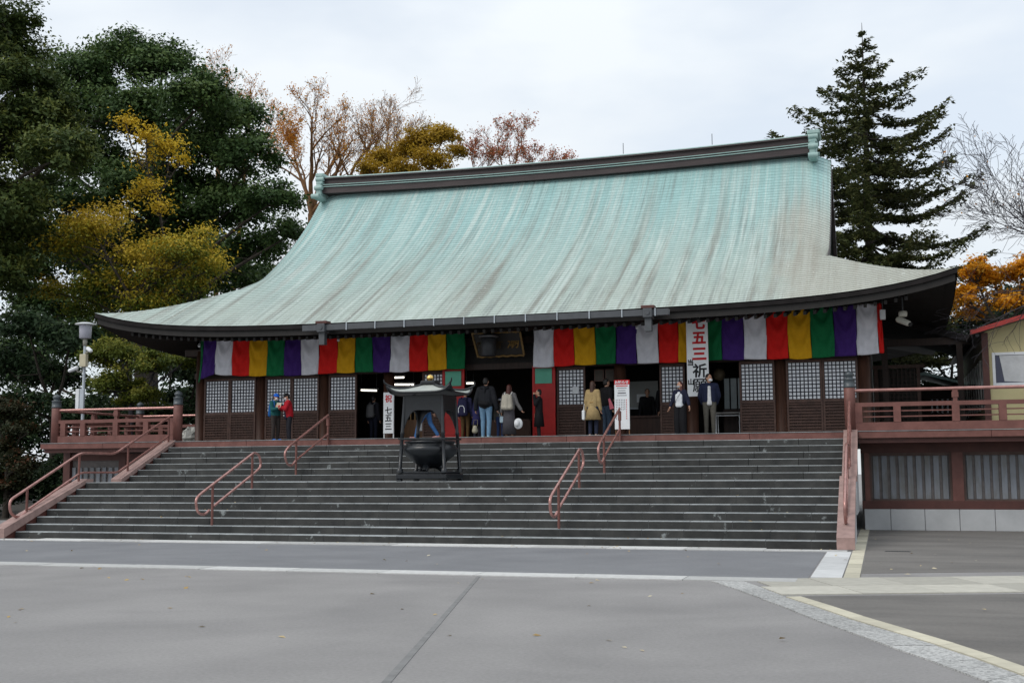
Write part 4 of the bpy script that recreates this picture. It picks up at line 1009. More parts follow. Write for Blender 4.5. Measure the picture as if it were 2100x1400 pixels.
wn = MB(); wn.box(22.44,24.6,9.96,9.999,4.46,4.53); wn.box(22.44,24.6,9.96,9.999,3.66,3.73); wn.box(22.44,22.51,9.96,9.999,3.73,4.46); wn.box(24.53,24.6,9.96,9.999,3.73,4.46)
wn = wn.build('window', whitepl, sh); MB().box(22.51,24.53,9.985,9.998,3.73,4.46).build('glass', navy_gl, wn)
vs = []; fs = []
for i in range(13):
    for j in range(9):
        u = i/12; v = j/8; x = 22.62+1.9*u + .10*v*(1-u); zt = 4.45; zb = 3.74 + .12*max(0,.25-u)
        vs.append((x, 9.975+.008*math.sin(9*v+4*u)*math.sin(5*u+2), zt+(zb-zt)*v))
for i in range(12):
    for j in range(8): fs.append((i*9+j,(i+1)*9+j,(i+1)*9+j+1,i*9+j+1))
MB().add(vs, fs, 0, True).build('drape', tarp_m, wn)
for i in range(9):
    y = 10.5+.9*i; MB().box(22.25, 22.279, y, y+.36, 3.1, 4.45).build('shutter_strip', mat('pale_strip', (.45,.45,.43), .7), sh)
    MB().box(22.255, 22.279, y+.37, y+.80, 3.1, 4.4).build('window_pane', navy_gl, sh)
MB().tube([(22.10,9.9,5.0),(22.10,18,5.0)], .05, 8).build('gutter', gut_m, rf)
ps = empty('covered_passage', (20.9, 14, ZF), 'dark roofed passage between the hall and the yellow shed', 'passage')
MB().prism([(19.5,5.75),(22.1,4.95),(22.1,5.15),(19.5,5.95)], 1, 11.5, 16).build('roof', eave_m, ps)
MB().box(19.5, 22.05, 11.6, 11.75, 4.95, 5.15).build('beam', wood_d, ps)
for x in (19.75, 21.75): MB().box(x-.08, x+.08, 11.6, 11.76, ZF, 4.95).build('post', wood_d, ps)
ls = empty('lattice_screen', (20.0, 12.6, ZF), 'dark wooden lattice screen standing right of the hall corner', 'screen')
mb = MB(); mb.box(19.45,19.55,12.55,12.63,ZF,4.4); mb.box(20.62,20.72,12.55,12.63,ZF,4.4); mb.box(19.4,20.85,12.53,12.65,4.4,4.5); mb.box(19.55,20.62,12.55,12.63,3.35,3.43); mb.build('frame', wood_b, ls)
for i in range(9): x = 19.62+.118*i; MB().box(x-.018, x+.018, 12.575, 12.605, ZF, 4.4).build('lattice_bar', wood_d, ls)
for i in range(16): z = 2.5+.118*i; MB().box(19.55, 20.62, 12.58, 12.60, z-.018, z+.018).build('lattice_bar', wood_d, ls)
MB().box(19.56,20.61,12.64,12.66,ZF,4.38).build('backing', mat('dim_backing', (.035,.033,.028), .9), ls)
lb = empty('low_building', (21.5, 17.5, ZF), 'low dark building with a pale green roof edge beyond the railing', 'building')
MB().box(20.4, 22.2, 17.5, 19, ZF, 4.2).build('wall', wood_d, lb)
MB().prism([(20.2,4.42),(21.0,4.62),(22.3,4.22),(22.3,4.14),(21.0,4.52),(20.2,4.34)], 1, 17.0, 19.3).build('roof', pat_m, lb)
mb = MB()
for i in range(7):
    x = 21.2+.16*i; mb.box(x-.03,x+.03,17.46,17.499,3.3,3.75)
mb.build('window', paper_m, lb)

# ------------------------------------------------------------------ trees
TG = 'trees around the temple'
def leaf_obj(name, P, Nn, size, tint, m, parent, asp=.5):
    """one leaf-sized diamond per point, as a single crown mesh"""
    n = len(P); P = np.asarray(P, float); Nn = Nn/np.maximum(1e-6, np.linalg.norm(Nn, axis=1))[:,None]
    a = rng.normal(size=(n,3)); a -= (a*Nn).sum(1)[:,None]*Nn; a /= np.linalg.norm(a, axis=1)[:,None]; b = np.cross(Nn, a)
    s = size*(.6+.8*rng.random(n))[:,None]
    V = np.stack([P-a*s, P-b*s*asp+Nn*s*.12, P+a*s, P+b*s*asp+Nn*s*.12], 1).reshape(-1,3)
    W = np.array(wmat(parent).inverted()); V = V @ W[:3,:3].T + W[:3,3]
    me = bpy.data.meshes.new(name); me.vertices.add(4*n); me.vertices.foreach_set('co', V.astype(np.float32).ravel())
    me.loops.add(4*n); me.loops.foreach_set('vertex_index', np.arange(4*n, dtype=np.int32))
    me.polygons.add(n); me.polygons.foreach_set('loop_start', np.arange(0,4*n,4, dtype=np.int32)); me.polygons.foreach_set('loop_total', np.full(n,4, dtype=np.int32))
    at = me.attributes.new('tint', 'FLOAT', 'FACE'); at.data.foreach_set('value', np.clip(tint,0,1).astype(np.float32))
    me.materials.append(m); me.update(); me.validate()
    o = bpy.data.objects.new(name, me); COL.objects.link(o); o.parent = parent
    return o
def crown_points(lobes, n, clump=.34, shell=.62, flat=.6, bias=None):
    """leaf positions: every lobe is broken into many clumps near its surface; gaps stay between the clumps"""
    w_ = np.array([l[3]**2 for l in lobes]); w_ = w_/w_.sum(); P = []; Nn = []; T = []
    for (x,y,z,r), q in zip(lobes, w_):
        k = int(n*q); nc = max(5, int(26*(r**1.2)))
        d = rng.normal(size=(nc,3)); d /= np.linalg.norm(d,axis=1)[:,None]; d[:,2] = np.where(d[:,2] < -.3, -d[:,2]*.6, d[:,2])
        C = np.array([x,y,z]) + d*r*(shell+(1.05-shell)*rng.random(nc))[:,None]*np.array([1,1,.85])
        cr_ = clump*(.5+.8*rng.random(nc))*min(1.3, .55+r*.3); ct = rng.normal(.45,.16,nc)
        i = rng.integers(0,nc,k); g = rng.normal(size=(k,3))
        P.append(C[i] + g*cr_[i][:,None]*np.array([1,1,flat])); Nn.append(d[i]*.6 + rng.normal(size=(k,3))*.55 + np.array([0,0,.55]))
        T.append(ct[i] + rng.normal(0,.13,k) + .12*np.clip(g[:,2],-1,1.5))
    return np.concatenate(P), np.concatenate(Nn), np.concatenate(T)
def limb(mb, a, b, r0_, r1_, wob=.06, n=6, seg=7):
    a = Vector(a); b = Vector(b); L = (b-a).length; pts = []; rr = []
    ph = [random.uniform(-1,1) for _ in range(6)]
    for i in range(seg+1):
        t = i/seg; p = a.lerp(b, t); s_ = math.sin(math.pi*t)*L*wob
        p += Vector((ph[0]*s_+ph[1]*.4*s_*math.sin(6*t), ph[2]*s_, ph[3]*s_*.5 + .12*L*wob*4*t*(1-t))); pts.append(p); rr.append(r0_+(r1_-r0_)*t**.8)
    mb.tube(pts, rr, n); return pts
def broadleaf(name, label, base, fork, lobes, n, size, lm, bm=None, r=.35, clump=.34, shell=.62, lean=.05, cat='tree', group=TG, trunks=1, twigs=0, turn=None):
    t = empty(name, base, label, cat, group)
    mb = MB(); f = Vector(fork)
    tp = limb(mb, base, fork, r*1.25, r*.8, lean, 10, 8)
    for x,y,z,rr in lobes:
        e = Vector((x,y,z)); k = min(range(len(tp)), key=lambda i: abs(tp[i].z-(z-.9*(e-tp[i]).length*.5)))
        s = tp[max(3,k)]
        pts = limb(mb, s, e, r*.38, .03, .09, 6, 7)
        for _ in range(4+twigs):
            q = pts[random.randint(3,7)]; dd = Vector((random.gauss(0,1), random.gauss(0,1), random.gauss(.3,.7))).normalized()
            limb(mb, q, q+dd*rr*random.uniform(.5,1.05), .035, .008, .1, 4, 4)
    mb.build('trunk', bm or bark_m, t, fix=False)
    P, Nn, T = crown_points(lobes, n, clump, shell)
    if turn: T = T + (P[:,2]-turn[0])*turn[1] + .10*np.sin(P[:,0]*1.3)
    leaf_obj('crown', P, Nn, size, T, lm, t)
    return t
CAMPHOR = [(-13.7, 14.2, 19.7, 1.55), (-15.4, 15.1, 18.4, 2.49), (-13.0, 14.6, 16.9, 1.52), (-12.4, 15.3, 15.7, 1.51), (-14.5, 15.4, 14.7, 2.65), (-10.3, 13.7, 13.5, 1.22), (-13.4, 13.5, 11.6, 2.3), (-13.8, 16.0, 10.9, 1.74), (-10.0, 14.3, 14.2, 0.78), (-14.6, 14.2, 9.0, 2.34)]
OAK = [(-17.6, 27.5, 22.7, 1.98), (-18.2, 24.9, 21.2, 1.66), (-14.5, 26.7, 21.8, 1.8), (-19.7, 24.9, 20.0, 1.35), (-17.6, 25.7, 19.4, 2.18), (-10.0, 23.3, 18.6, 1.8), (-14.8, 25.7, 18.9, 2.2), (-10.5, 26.8, 18.7, 1.72), (-8.4, 25.1, 16.2, 1.49), (-12.2, 26.2, 16.8, 2.14), (-18.2, 25.9, 17.0, 1.99), (-6.2, 22.8, 13.4, 1.35), (-10.3, 26.3, 14.2, 1.85), (-6.7, 25.5, 12.5, 0.98), (-14.8, 24.0, 14.6, 1.86), (-17.6, 22.7, 14.2, 1.76), (-9.1, 26.8, 12.1, 1.34), (-20.1, 24.9, 17.4, 1.34), (-12.6, 26.1, 13.6, 1.5), (-13.2,26.5,15.4,1.7), (-15.6,26.4,15.6,1.7), (-15.2,26.6,12.6,1.7), (-17.8,26,12.2,1.7), (-11.2,26.8,11.0,1.5), (-13.6,27,10.6,1.6), (-16.4,27,9.8,1.6)]
BACKOAK = [(-28.7, 38.3, 15.0, 2.64), (-22.6, 37.3, 15.1, 2.49), (-19.0, 38.5, 14.4, 2.15), (-14.4, 35.4, 12.2, 1.71), (-32.3, 37.8, 14.2, 2.02), (-23.8, 35.7, 12.2, 1.84), (-21.4, 38.6, 12.2, 1.87), (-30.7, 38.3, 11.7, 2.0), (-26.5,37,9.0,2.2), (-21,37,9.2,2.2), (-17,36,9.6,2.0), (-33,38,8.5,2.4)]
GINKGO = [(-10.3, 16.0, 11.1, 1.21), (-11.4, 16.1, 10.4, 0.95), (-6.3, 16.3, 9.9, 1.24), (-6.4, 18.1, 10.1, 0.78), (-7.8, 16.8, 9.2, 1.12), (-9.9, 17.3, 9.1, 1.16), (-10.5, 16.5, 8.8, 1.09), (-12.7, 17.0, 8.9, 0.78), (-8.2, 16.7, 7.9, 0.92), (-5.6, 16.6, 10.8, 0.48), (-10.2, 17.2, 11.9, 0.64), (-6.3, 17.2, 8.8, 0.77), (-9.0,17,10.1,.9), (-7.6,16.8,10.4,.7), (-8.6,17.3,8.2,.9), (-11.4,17.2,8.0,.9), (-7.2,17,8.0,.8), (-10.0,17.2,7.2,.9), (-5.4,16.9,9.5,.6)]
SPRAY = [(-12.4, 20.8, 17.2, 0.56), (-11.0, 20.4, 16.3, 0.69), (-10.2, 20.9, 15.8, 0.73), (-9.4, 20.7, 15.2, 0.41), (-11.4, 21.0, 15.4, 0.51), (-10.7, 20.3, 14.0, 0.63), (-9.4, 19.3, 12.7, 0.57), (-11.8, 20.7, 13.8, 0.51)]
MAPLE = [(-6.2, 12.4, 5.6, 0.95), (-7.0, 12.3, 5.7, 0.63), (-4.4, 11.9, 5.2, 0.79), (-6.3, 12.3, 4.6, 0.84), (-3.3, 11.9, 5.3, 0.51), (-5.3, 12.2, 4.1, 0.76), (-6.8, 12.2, 4.6, 0.55)]
UNDER = [(-9.2, 13.4, 6.4, 0.97), (-10.4, 12.7, 6.6, 1.17), (-13.3, 15.1, 5.6, 1.26), (-11.5, 15.5, 5.2, 1.14), (-8.4, 12.8, 3.6, 0.85), (-10.9, 13.4, 3.9, 0.99), (-7.8, 14.8, 3.5, 0.88)]
UNDER2 = [(-5.3, 14.9, 4.0, 0.85), (-5.4, 13.7, 3.4, 0.8), (-3.7, 13.4, 4.9, 0.6), (-3.2, 13.6, 3.6, .8), (-4.3,14.2,2.2,.9), (-6.6,14.6,2.4,.9)]
REDBUSH = [(-9.8, 10.6, 3.4, 0.95), (-8.5, 10.2, 2.9, 0.55), (-9.2, 10.4, 2.1, 0.75), (-8.5, 10.2, 1.7, 0.55), (-8.8, 10.3, 0.9, .7), (-9.8,10.6,1.2,.8)]
GOLD = [(-3.1, 33.7, 19.0, 1.0), (-1.5, 32.5, 18.7, 0.88), (-4.3, 34.1, 18.6, 0.96), (-5.8, 34.4, 18.4, 0.98), (-6.1, 33.0, 17.6, 0.69), (-1.6, 34.5, 18.4, 0.64), (-2.3, 32.4, 17.5, 1.03), (-3.9,33,17.2,1.0)]
PINK = [(-0.2, 33.7, 18.5, 0.62), (0.2, 35.3, 19.3, 0.48), (1.7, 33.6, 18.9, 0.62), (2.5, 34.1, 19.2, 0.41), (2.5, 34.7, 18.2, 0.52), (-0.1, 35.3, 18.2, 0.58), (3.5, 34.0, 17.8, 0.31), (-0.8, 33.6, 18.8, 0.42)]
REDBACK = [(-22.5, 45.1, 29.0, 0.85), (-20.2, 43.4, 27.8, 0.68), (-24.2, 45.4, 30.0, 0.57), (-20.1, 45.2, 27.4, 0.62), (-21.0, 43.6, 27.5, 0.68)]
ORANGE = [(23.2, 23.9, 8.8, 0.72), (22.8, 24.1, 8.0, 0.68), (23.9, 24.4, 8.5, 0.8), (24.9, 24.3, 8.8, 0.84), (24.2, 24.2, 7.6, 0.72), (25.3, 24.4, 7.9, 0.8), (23.1, 25.3, 7.5, 0.61), (25.9, 24.0, 8.5, 1.0)]
DARKR = [(20.2, 29.6, 6.9, 1.1), (21.6, 31.3, 6.6, 1.14), (22.7, 28.4, 6.9, 1.08), (24.2, 28.8, 7.5, 1.09), (25.8, 32.9, 8.4, 1.42), (20.7, 30.1, 5.3, 0.89), (22.1, 30.3, 4.8, 0.89), (19.4, 27.1, 5.5, 0.84), (26.3, 29.5, 6.7, 1.33), (23.5,30,4.5,1.3), (21,29.5,3.4,1.2)]
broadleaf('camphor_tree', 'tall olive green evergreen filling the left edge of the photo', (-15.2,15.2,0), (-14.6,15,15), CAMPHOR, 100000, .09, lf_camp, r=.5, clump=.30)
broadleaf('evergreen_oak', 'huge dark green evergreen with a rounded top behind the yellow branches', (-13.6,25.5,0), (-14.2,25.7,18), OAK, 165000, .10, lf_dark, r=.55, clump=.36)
broadleaf('evergreen_oak', 'dim evergreen wood edge seen through the gaps under the huge rounded evergreen', (-24,37.5,0), (-23.5,37.5,12), BACKOAK, 60000, .15, lf_dark, r=.45, clump=.5)
broadleaf('ginkgo_tree', 'yellow green broadleaf tree with golden tips above the left roof corner', (-8.8,16.8,0), (-8.9,16.8,8.4), GINKGO, 33000, .066, lf_gink, r=.24, clump=.46, shell=.2, twigs=6, turn=(9.7,.15))
broadleaf('yellow_tree', 'thin tree with bright yellow sprays in front of the huge dark evergreen', (-9.9,20.4,0), (-10.4,20.5,13.5), SPRAY, 2700, .075, lf_yel, r=.05, clump=.44, shell=.1, twigs=5)
broadleaf('maple_tree', 'light green maple tree below the left eave behind the lamp post', (-5.6,12.6,0), (-5.7,12.4,3.9), MAPLE, 19000, .058, lf_map, bm=bark_g, r=.12, clump=.22, shell=.35)
broadleaf('understory_tree', 'dark bushy tree between the lamp post and the left edge', (-10.2,14,0), (-10.3,14,4), UNDER, 17000, .095, lf_und, r=.2, clump=.30)
broadleaf('understory_tree', 'dark bushy shrub behind the left railing beside the hall corner', (-4.6,14.2,0), (-4.6,14.2,2.6), UNDER2, 17000, .085, lf_und, r=.14, clump=.28)
FARW = [(-33,31,3.5,2.4),(-29,32,4.2,2.2),(-25.5,31,3.4,2.2),(-22,32,4.6,2.1),(-18.5,31,3.6,2.1),(-15,31,4.4,2.0),(-11.5,30,3.4,1.9),(-8,30,4.0,1.9),(-5,30,3.2,1.7),(-27,31,7.0,1.6),(-17,32,7.2,1.7),(-9.5,30,6.8,1.6)] + [(-34+3.1*i, 28.6, .9, 1.6) for i in range(11)]
broadleaf('understory_tree', 'dark far undergrowth seen low behind the left terrace wing and lamp post', (-19,31.5,0), (-19,31.5,3), FARW, 56000, .14, lf_und, r=.2, clump=.55, shell=.3)
broadleaf('red_leaved_bush', 'low dark bush with some reddish leaves at the left edge beside the left wing', (-9.2,10.4,0), (-9.2,10.4,1.6), REDBUSH, 18000, .06, lf_redb, r=.1, clump=.22, cat='bush', group=None)
broadleaf('golden_tree', 'dense golden yellow tree rising behind the ridge', (-3.4,33.6,0), (-3.4,33.6,15.5), GOLD, 19000, .075, lf_gold, bm=bark_o, r=.25, clump=.30, shell=.25, twigs=4)
broadleaf('orange_maple', 'bright orange maple above the red roof edge of the yellow shed', (24.2,24.3,0), (24.2,24.3,6.6), ORANGE, 15000, .07, lf_oran, r=.22, clump=.24, shell=.3, twigs=3)
broadleaf('understory_tree', 'dark green trees mass between the right eave and the yellow shed', (22.4,29.8,0), (22.5,29.8,4.5), DARKR, 20000, .11, lf_und, r=.25, clump=.36)
for i, (x,y,z,s,l) in enumerate(((-12.5,12.4,1.1,1.5,'low dark hedge bush on the bare ground at the left edge'),(-15.5,13.5,1.2,1.7,'low dark hedge bush half hidden beyond the left edge bush'),(-6.2,17,1.4,1.8,'dark low bush deep behind the left railing'),(-10.5,18.5,1.5,2.0,'dark low bush below the yellow green tree'),(-2.6,16.5,1.3,1.5,'dark low bush behind the hall corner stone'),(-6.4,12.6,1.0,1.5,'dark low bush against the end of the left terrace wing'),(-9.0,13.6,1.2,1.7,'dark low bush left of the left terrace wing'))):
    broadleaf('hedge_bush', l, (x,y,0), (x,y,.7), [(x-.7*s,y,z*.7,s*.6),(x+.6*s,y+.2,z*.8,s*.65),(x,y-.2,z*1.15,s*.6)], 9000, .09, lf_und, r=.07, clump=.3, cat='bush', group='low bushes on the left')

def bare_tree(name, label, base, stems, bm, depth=3, leaf=None, nleaf=0, lsize=.08, spread=.8, lmask=None, seed=1, cat='tree', group=TG, up=.12, minr=.007, nseg=6):
    """a stem that forks into long limbs carrying alternate side branches and fine twigs"""
    random.seed(seed); t = empty(name, base, label, cat, group); mb = MB(); tips = []
    def grow(p, d, L, r_, k):
        pts = [p]; rr = [r_]; ds = [d]
        for i in range(nseg):
            d = (d + Vector((random.gauss(0,.14), random.gauss(0,.14), random.gauss(up*.6,.12)))).normalized(); p = p + d*L/nseg
            pts.append(p); ds.append(d); rr.append(max(minr, r_*(1-.72*(i+1)/nseg)))
        mb.tube(pts, rr, 6 if r_ > .06 else (4 if r_ > .02 else 3), cap=False)
        if k <= 1: tips.extend(pts[2::2])
        if k == 0: return
        for i in range(2, nseg+1):
            for _ in range(2 if (i >= nseg-1) else 1):
                dd = ds[i]; q = Vector((random.gauss(0,1), random.gauss(0,1), random.gauss(.1,.7))); q = (q - dd*q.dot(dd)).normalized()
                dn = (dd*.9 + q*spread*random.uniform(.6,1.3) + Vector((0,0,up))).normalized()
                grow(pts[i], dn, L*(.66-.30*(i/nseg))*random.uniform(.75,1.3), max(minr, rr[i]*.75), k-1)
    for st in stems:
        a, b, L, r_ = st[:4]; a = Vector(a); b = Vector(b); lims = st[4]
        limb(mb, a, b, r_*1.25, r_, .02, 8, 8)
        for dv, l_ in lims: grow(b, Vector(dv).normalized(), L*l_, r_*.72, depth)
    mb.build('trunk', bm, t, fix=False)
    if leaf is not None:
        tp = [q for q in tips if lmask is None or random.random() < lmask(q)]
        k = rng.integers(0, len(tp), nleaf); C = np.array([tuple(q) for q in tp])[k]
        P = C + rng.normal(size=(nleaf,3))*.15; leaf_obj('leaves', P, rng.normal(size=(nleaf,3))+np.array([0,0,.3]), lsize, rng.normal(.5,.22,nleaf), leaf, t)
    return t
FAN = lambda *a: [((x, y, z), l) for x, y, z, l in a]
bare_tree('bare_autumn_tree', 'tall half bare tree with rust coloured leaves behind the left end of the ridge', (-12.0,38,0), [((-12.0,38,0),(-11.9,38,16.6),4.1,.22, FAN((-.55,.1,1,1.1),(-.12,-.2,1,1.35),(.25,.2,1,1.3),(.7,-.1,.9,.95)))], bark_o, 3, lf_rust, 5200, .065, .75, lambda p: 1.0 if p.x < -12.8 else .22, seed=5)
bare_tree('bare_autumn_tree', 'second half bare tree with wide spreading twigs just left of the golden tree', (-10.8,39,0), [((-10.8,39,0),(-10.3,39,16.2),4.5,.20, FAN((.2,0,1,1.25),(.5,.2,1,1.2),(1.0,-.1,.75,1.15)))], bark_o, 3, lf_rust, 1500, .055, .75, lambda p: .4, seed=12)
bare_tree('bare_autumn_tree', 'thin bare tree sticking up above the golden tree', (-6.5,36,0), [((-6.5,36,0),(-6.2,36,16.8),3.6,.11, FAN((0,0,1,1.2),(.5,.1,1,.95),(-.4,0,.9,.8)))], bark_o, 3, lf_rust, 450, .05, .7, None, seed=21)
bare_tree('red_autumn_tree', 'sparse pinkish red tree behind the ridge, right of the golden tree', (1.2,34.3,0), [((1.2,34.3,0),(-.3,34.3,16.3),2.0,.08, FAN((-.3,0,1,1),(.3,.2,1,1.1))),((1.3,34.3,0),(1.4,34.3,16.3),2.3,.09, FAN((-.2,0,1,1.1),(.4,.2,1,1.15))),((1.4,34.3,0),(2.9,34.4,16.0),1.8,.08, FAN((-.1,0,1,1),(.6,.2,.8,1)))], bark_o, 3, lf_pink, 4200, .055, .8, lambda p: .5, seed=8)
bare_tree('red_autumn_tree', 'sparse reddish tree top peeking over the huge rounded evergreen', (-21.5,44.5,0), [((-21.5,44.5,0),(-22.2,44.5,23.0),3.3,.16, FAN((-.4,0,1,1.2),(.1,.1,1,1.35))),((-21.5,44.5,0),(-20.0,44.2,22.0),3.0,.13, FAN((0,0,1,1.2),(.5,.1,.9,1.1)))], bark_o, 3, lf_rust, 2200, .07, .75, lambda p: .3, seed=14)
bare_tree('bare_cherry_tree', 'leafless tree whose thin grey branches reach in from the right edge', (28.0,16,0), [((28.0,16,0),(26.9,15.6,6.6),4.8,.065, FAN((-1,-.1,.55,1.0),(-.8,.2,.9,1.0),(-1,.1,.3,.9)))], bark_g, 3, lf_rust, 40, .05, .7, None, seed=4, up=.02, minr=.006)
bare_tree('bare_cherry_tree', 'leafless thin branches drooping in front of the orange maple beside the right eave', (25.2,8.4,2.4), [((25.2,8.4,2.4),(24.4,8.2,5.6),2.6,.032, FAN((-1,-.1,.30,.9),(-1,.1,.02,1.0)))], bark_g, 2, None, 0, .06, .7, None, seed=31, up=-.03, minr=.004)

def conifer(label, base, top):
    random.seed(11); t = empty('conifer_tree', base, label, 'tree', TG); b = Vector(base); tpv = Vector(top); mb = MB()
    pts = [b.lerp(tpv, k/14) for k in range(15)]; mb.tube(pts, [.36*(1-k/14.6) for k in range(15)], 8)
    mb.tube([tpv, tpv+Vector((0,0,.55))], [.02,.008], 4)
    zs = [6.5,10.2,11.7,13.1,14.8,16.3,17.4,18.4,19.5,20.1]; hw = [5.2,5.2,4.8,4.3,4.0,3.5,2.5,1.7,.75,.15]
    P = []; Q = []; TT = []
    z = 6.2
    while z < 20.0:
        c = b.lerp(tpv, z/top[2]); W_ = float(np.interp(z, zs, hw))
        off_az = random.uniform(0, 2*math.pi)
        for k in range(5):
            az = off_az + 2*math.pi*k/5 + random.gauss(0,.18); L = W_*random.choice((.72,.85,.95,1.0,1.08))*random.uniform(.9,1.05); d = Vector((math.cos(az), math.sin(az), 0))
            zz = c.z + random.uniform(-.25,.25); rise = random.uniform(-.12,.18) - (.10 if z < 12 else 0)
            bp = []
            for i in range(9):
                u = i/8; bp.append(Vector((c.x,c.y,zz)) + d*L*u + Vector((0,0, L*(rise*u - .13*math.sin(math.pi*u*.9) + .17*u**3)))) 
            mb.tube(bp, [max(.008,.055*(L/4)*(1-u/8.5)) for u in range(9)], 4, cap=False)
            side = Vector((-d.y, d.x, 0)); ns = int(L/.13)
            for s in range(ns):
                u = .14 + .86*s/ns; f = u*8; i = min(7,int(f)); p = bp[i].lerp(bp[i+1], f-i)
                wl_ = (.62*L*.30*(1-.55*u)+.10)*random.uniform(.4,1.1)
                if random.random() < .15: continue
                for sd in (-1,1):
                    dirv = (side*sd + d*.75).normalized(); m = max(2,int(wl_/.09))
                    for q in range(m):
                        pp = p + dirv*wl_*(q+.6)/m + Vector((0,0,-.10*wl_*(q/m) + random.gauss(0,.035)))
                        for _ in range(3):
                            P.append(tuple(pp+Vector((random.gauss(0,.05),random.gauss(0,.05),random.gauss(0,.045))))); Q.append((random.gauss(0,.5), random.gauss(0,.5), 1.0)); TT.append(random.gauss(.42,.2)+.10*u)
        z += random.uniform(.40,.54)
    mb.build('trunk', bark_m, t, fix=False)
    leaf_obj('crown', np.array(P), np.array(Q), .105, np.array(TT), lf_con, t, asp=.42)
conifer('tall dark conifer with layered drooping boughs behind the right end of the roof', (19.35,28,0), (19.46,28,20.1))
random.seed(77)

# fallen leaves
P = []; 
for _ in range(60): P.append((random.uniform(1,18.5), random.uniform(-13.5,-7), .006))
for _ in range(60): P.append((random.uniform(0,18.6), random.uniform(-1.2,-.02) if random.random() < .7 else random.uniform(-6,-1.2), .022))
for _ in range(22): P.append((random.uniform(18.6,21.3), random.uniform(-13,7.4), .026))
for _ in range(26): k = random.choice((1,2,3,4,5,6)); P.append((random.uniform(.3,18.4), nosing(k)+random.uniform(.05,.3), RI*k+.008))
pe_ = empty('leaf_root', (0,0,0)); 
o = leaf_obj('fallen_leaves', np.array(P), np.array([(random.gauss(0,.25),random.gauss(0,.25),1) for _ in P]), .034, rng.random(len(P)), lf_fall, pe_, asp=.6)
o.parent = None; bpy.data.objects.remove(pe_); prop(o, kind='stuff')

# ------------------------------------------------------------------ people
def remesh(mb, name, m, parent, vox=.012, smooth=3, **pr):
    me = bpy.data.meshes.new(name); me.from_pydata(mb.v, [], mb.f); me.update()
    import bmesh
    bm = bmesh.new(); bm.from_mesh(me); bmesh.ops.recalc_face_normals(bm, faces=bm.faces); bm.to_mesh(me); bm.free()
    o = bpy.data.objects.new(name, me); COL.objects.link(o)
    md = o.modifiers.new('r', 'REMESH'); md.mode = 'VOXEL'; md.voxel_size = vox; md.use_smooth_shade = True
    if smooth: sm = o.modifiers.new('s', 'SMOOTH'); sm.iterations = smooth; sm.factor = .5
    dg = bpy.context.evaluated_depsgraph_get(); n = bpy.data.meshes.new_from_object(o.evaluated_get(dg)); bpy.data.objects.remove(o); bpy.data.meshes.remove(me)
    n.name = name; n.materials.clear()
    for x in (m if isinstance(m,(list,tuple)) else [m]): n.materials.append(x)
    n.polygons.foreach_set('use_smooth', [True]*len(n.polygons)); n.update()
    r = bpy.data.objects.new(name, n); COL.objects.link(r); r.parent = parent
    return prop(r, **pr)
def loft(rings, n=24, pleat=0, pn=9, ph=0):
    """closed solid through elliptical rings (cx, cy, z, rx, ry)"""
    mb = MB(); vs = []; fs = []; k = len(rings)
    for q, (cx,cy,z,rx,ry) in enumerate(rings):
        for j in range(n):
            a = 2*math.pi*j/n; f = 1 + pleat*(q/(k-1))*math.sin(pn*a+ph); vs.append((cx+rx*f*math.cos(a), cy+ry*f*math.sin(a), z))
    for i in range(k-1):
        for j in range(n): fs.append((i*n+j, i*n+(j+1)%n, (i+1)*n+(j+1)%n, (i+1)*n+j))
    fs.append(tuple(range(n))[::-1]); fs.append(tuple((k-1)*n+j for j in range(n)))
    return mb.add(vs, fs, 0, True)
def hand(mb, w_, e, curl=.5, s=1):
    """palm, four unequal curled fingers and a thumb leaving the side of the palm"""
    w_ = Vector(w_); d = (w_-Vector(e)).normalized(); sd = d.orthogonal().normalized() if abs(d.x) > .95 else d.cross(Vector((1,0,0))).normalized()
    nr = d.cross(sd).normalized()
    for o_ in (-.022,-.007,.008,.022): mb.cap(w_+sd*o_*.7, w_+d*.085+sd*o_, .016, .014, 6)
    for o_, L in ((-.027,.060),(-.009,.075),(.009,.080),(.027,.070)):
        a = w_+d*.085+sd*o_; b = a+(d*(1-curl*.5)+nr*curl*.5).normalized()*L*.55; c = b+(d*(1-curl)+nr*curl*1.2).normalized()*L*.5
        mb.cap(a,b,.0095,.009,6); mb.cap(b,c,.009,.0075,6)
    a = w_+d*.03+sd*.028; b = a+(d*.7+sd*.75+nr*.2).normalized()*.035; c = b+(d*.9+sd*.2+nr*.4).normalized()*.03
    mb.cap(a,b,.012,.0105,6); mb.cap(b,c,.0105,.008,6)
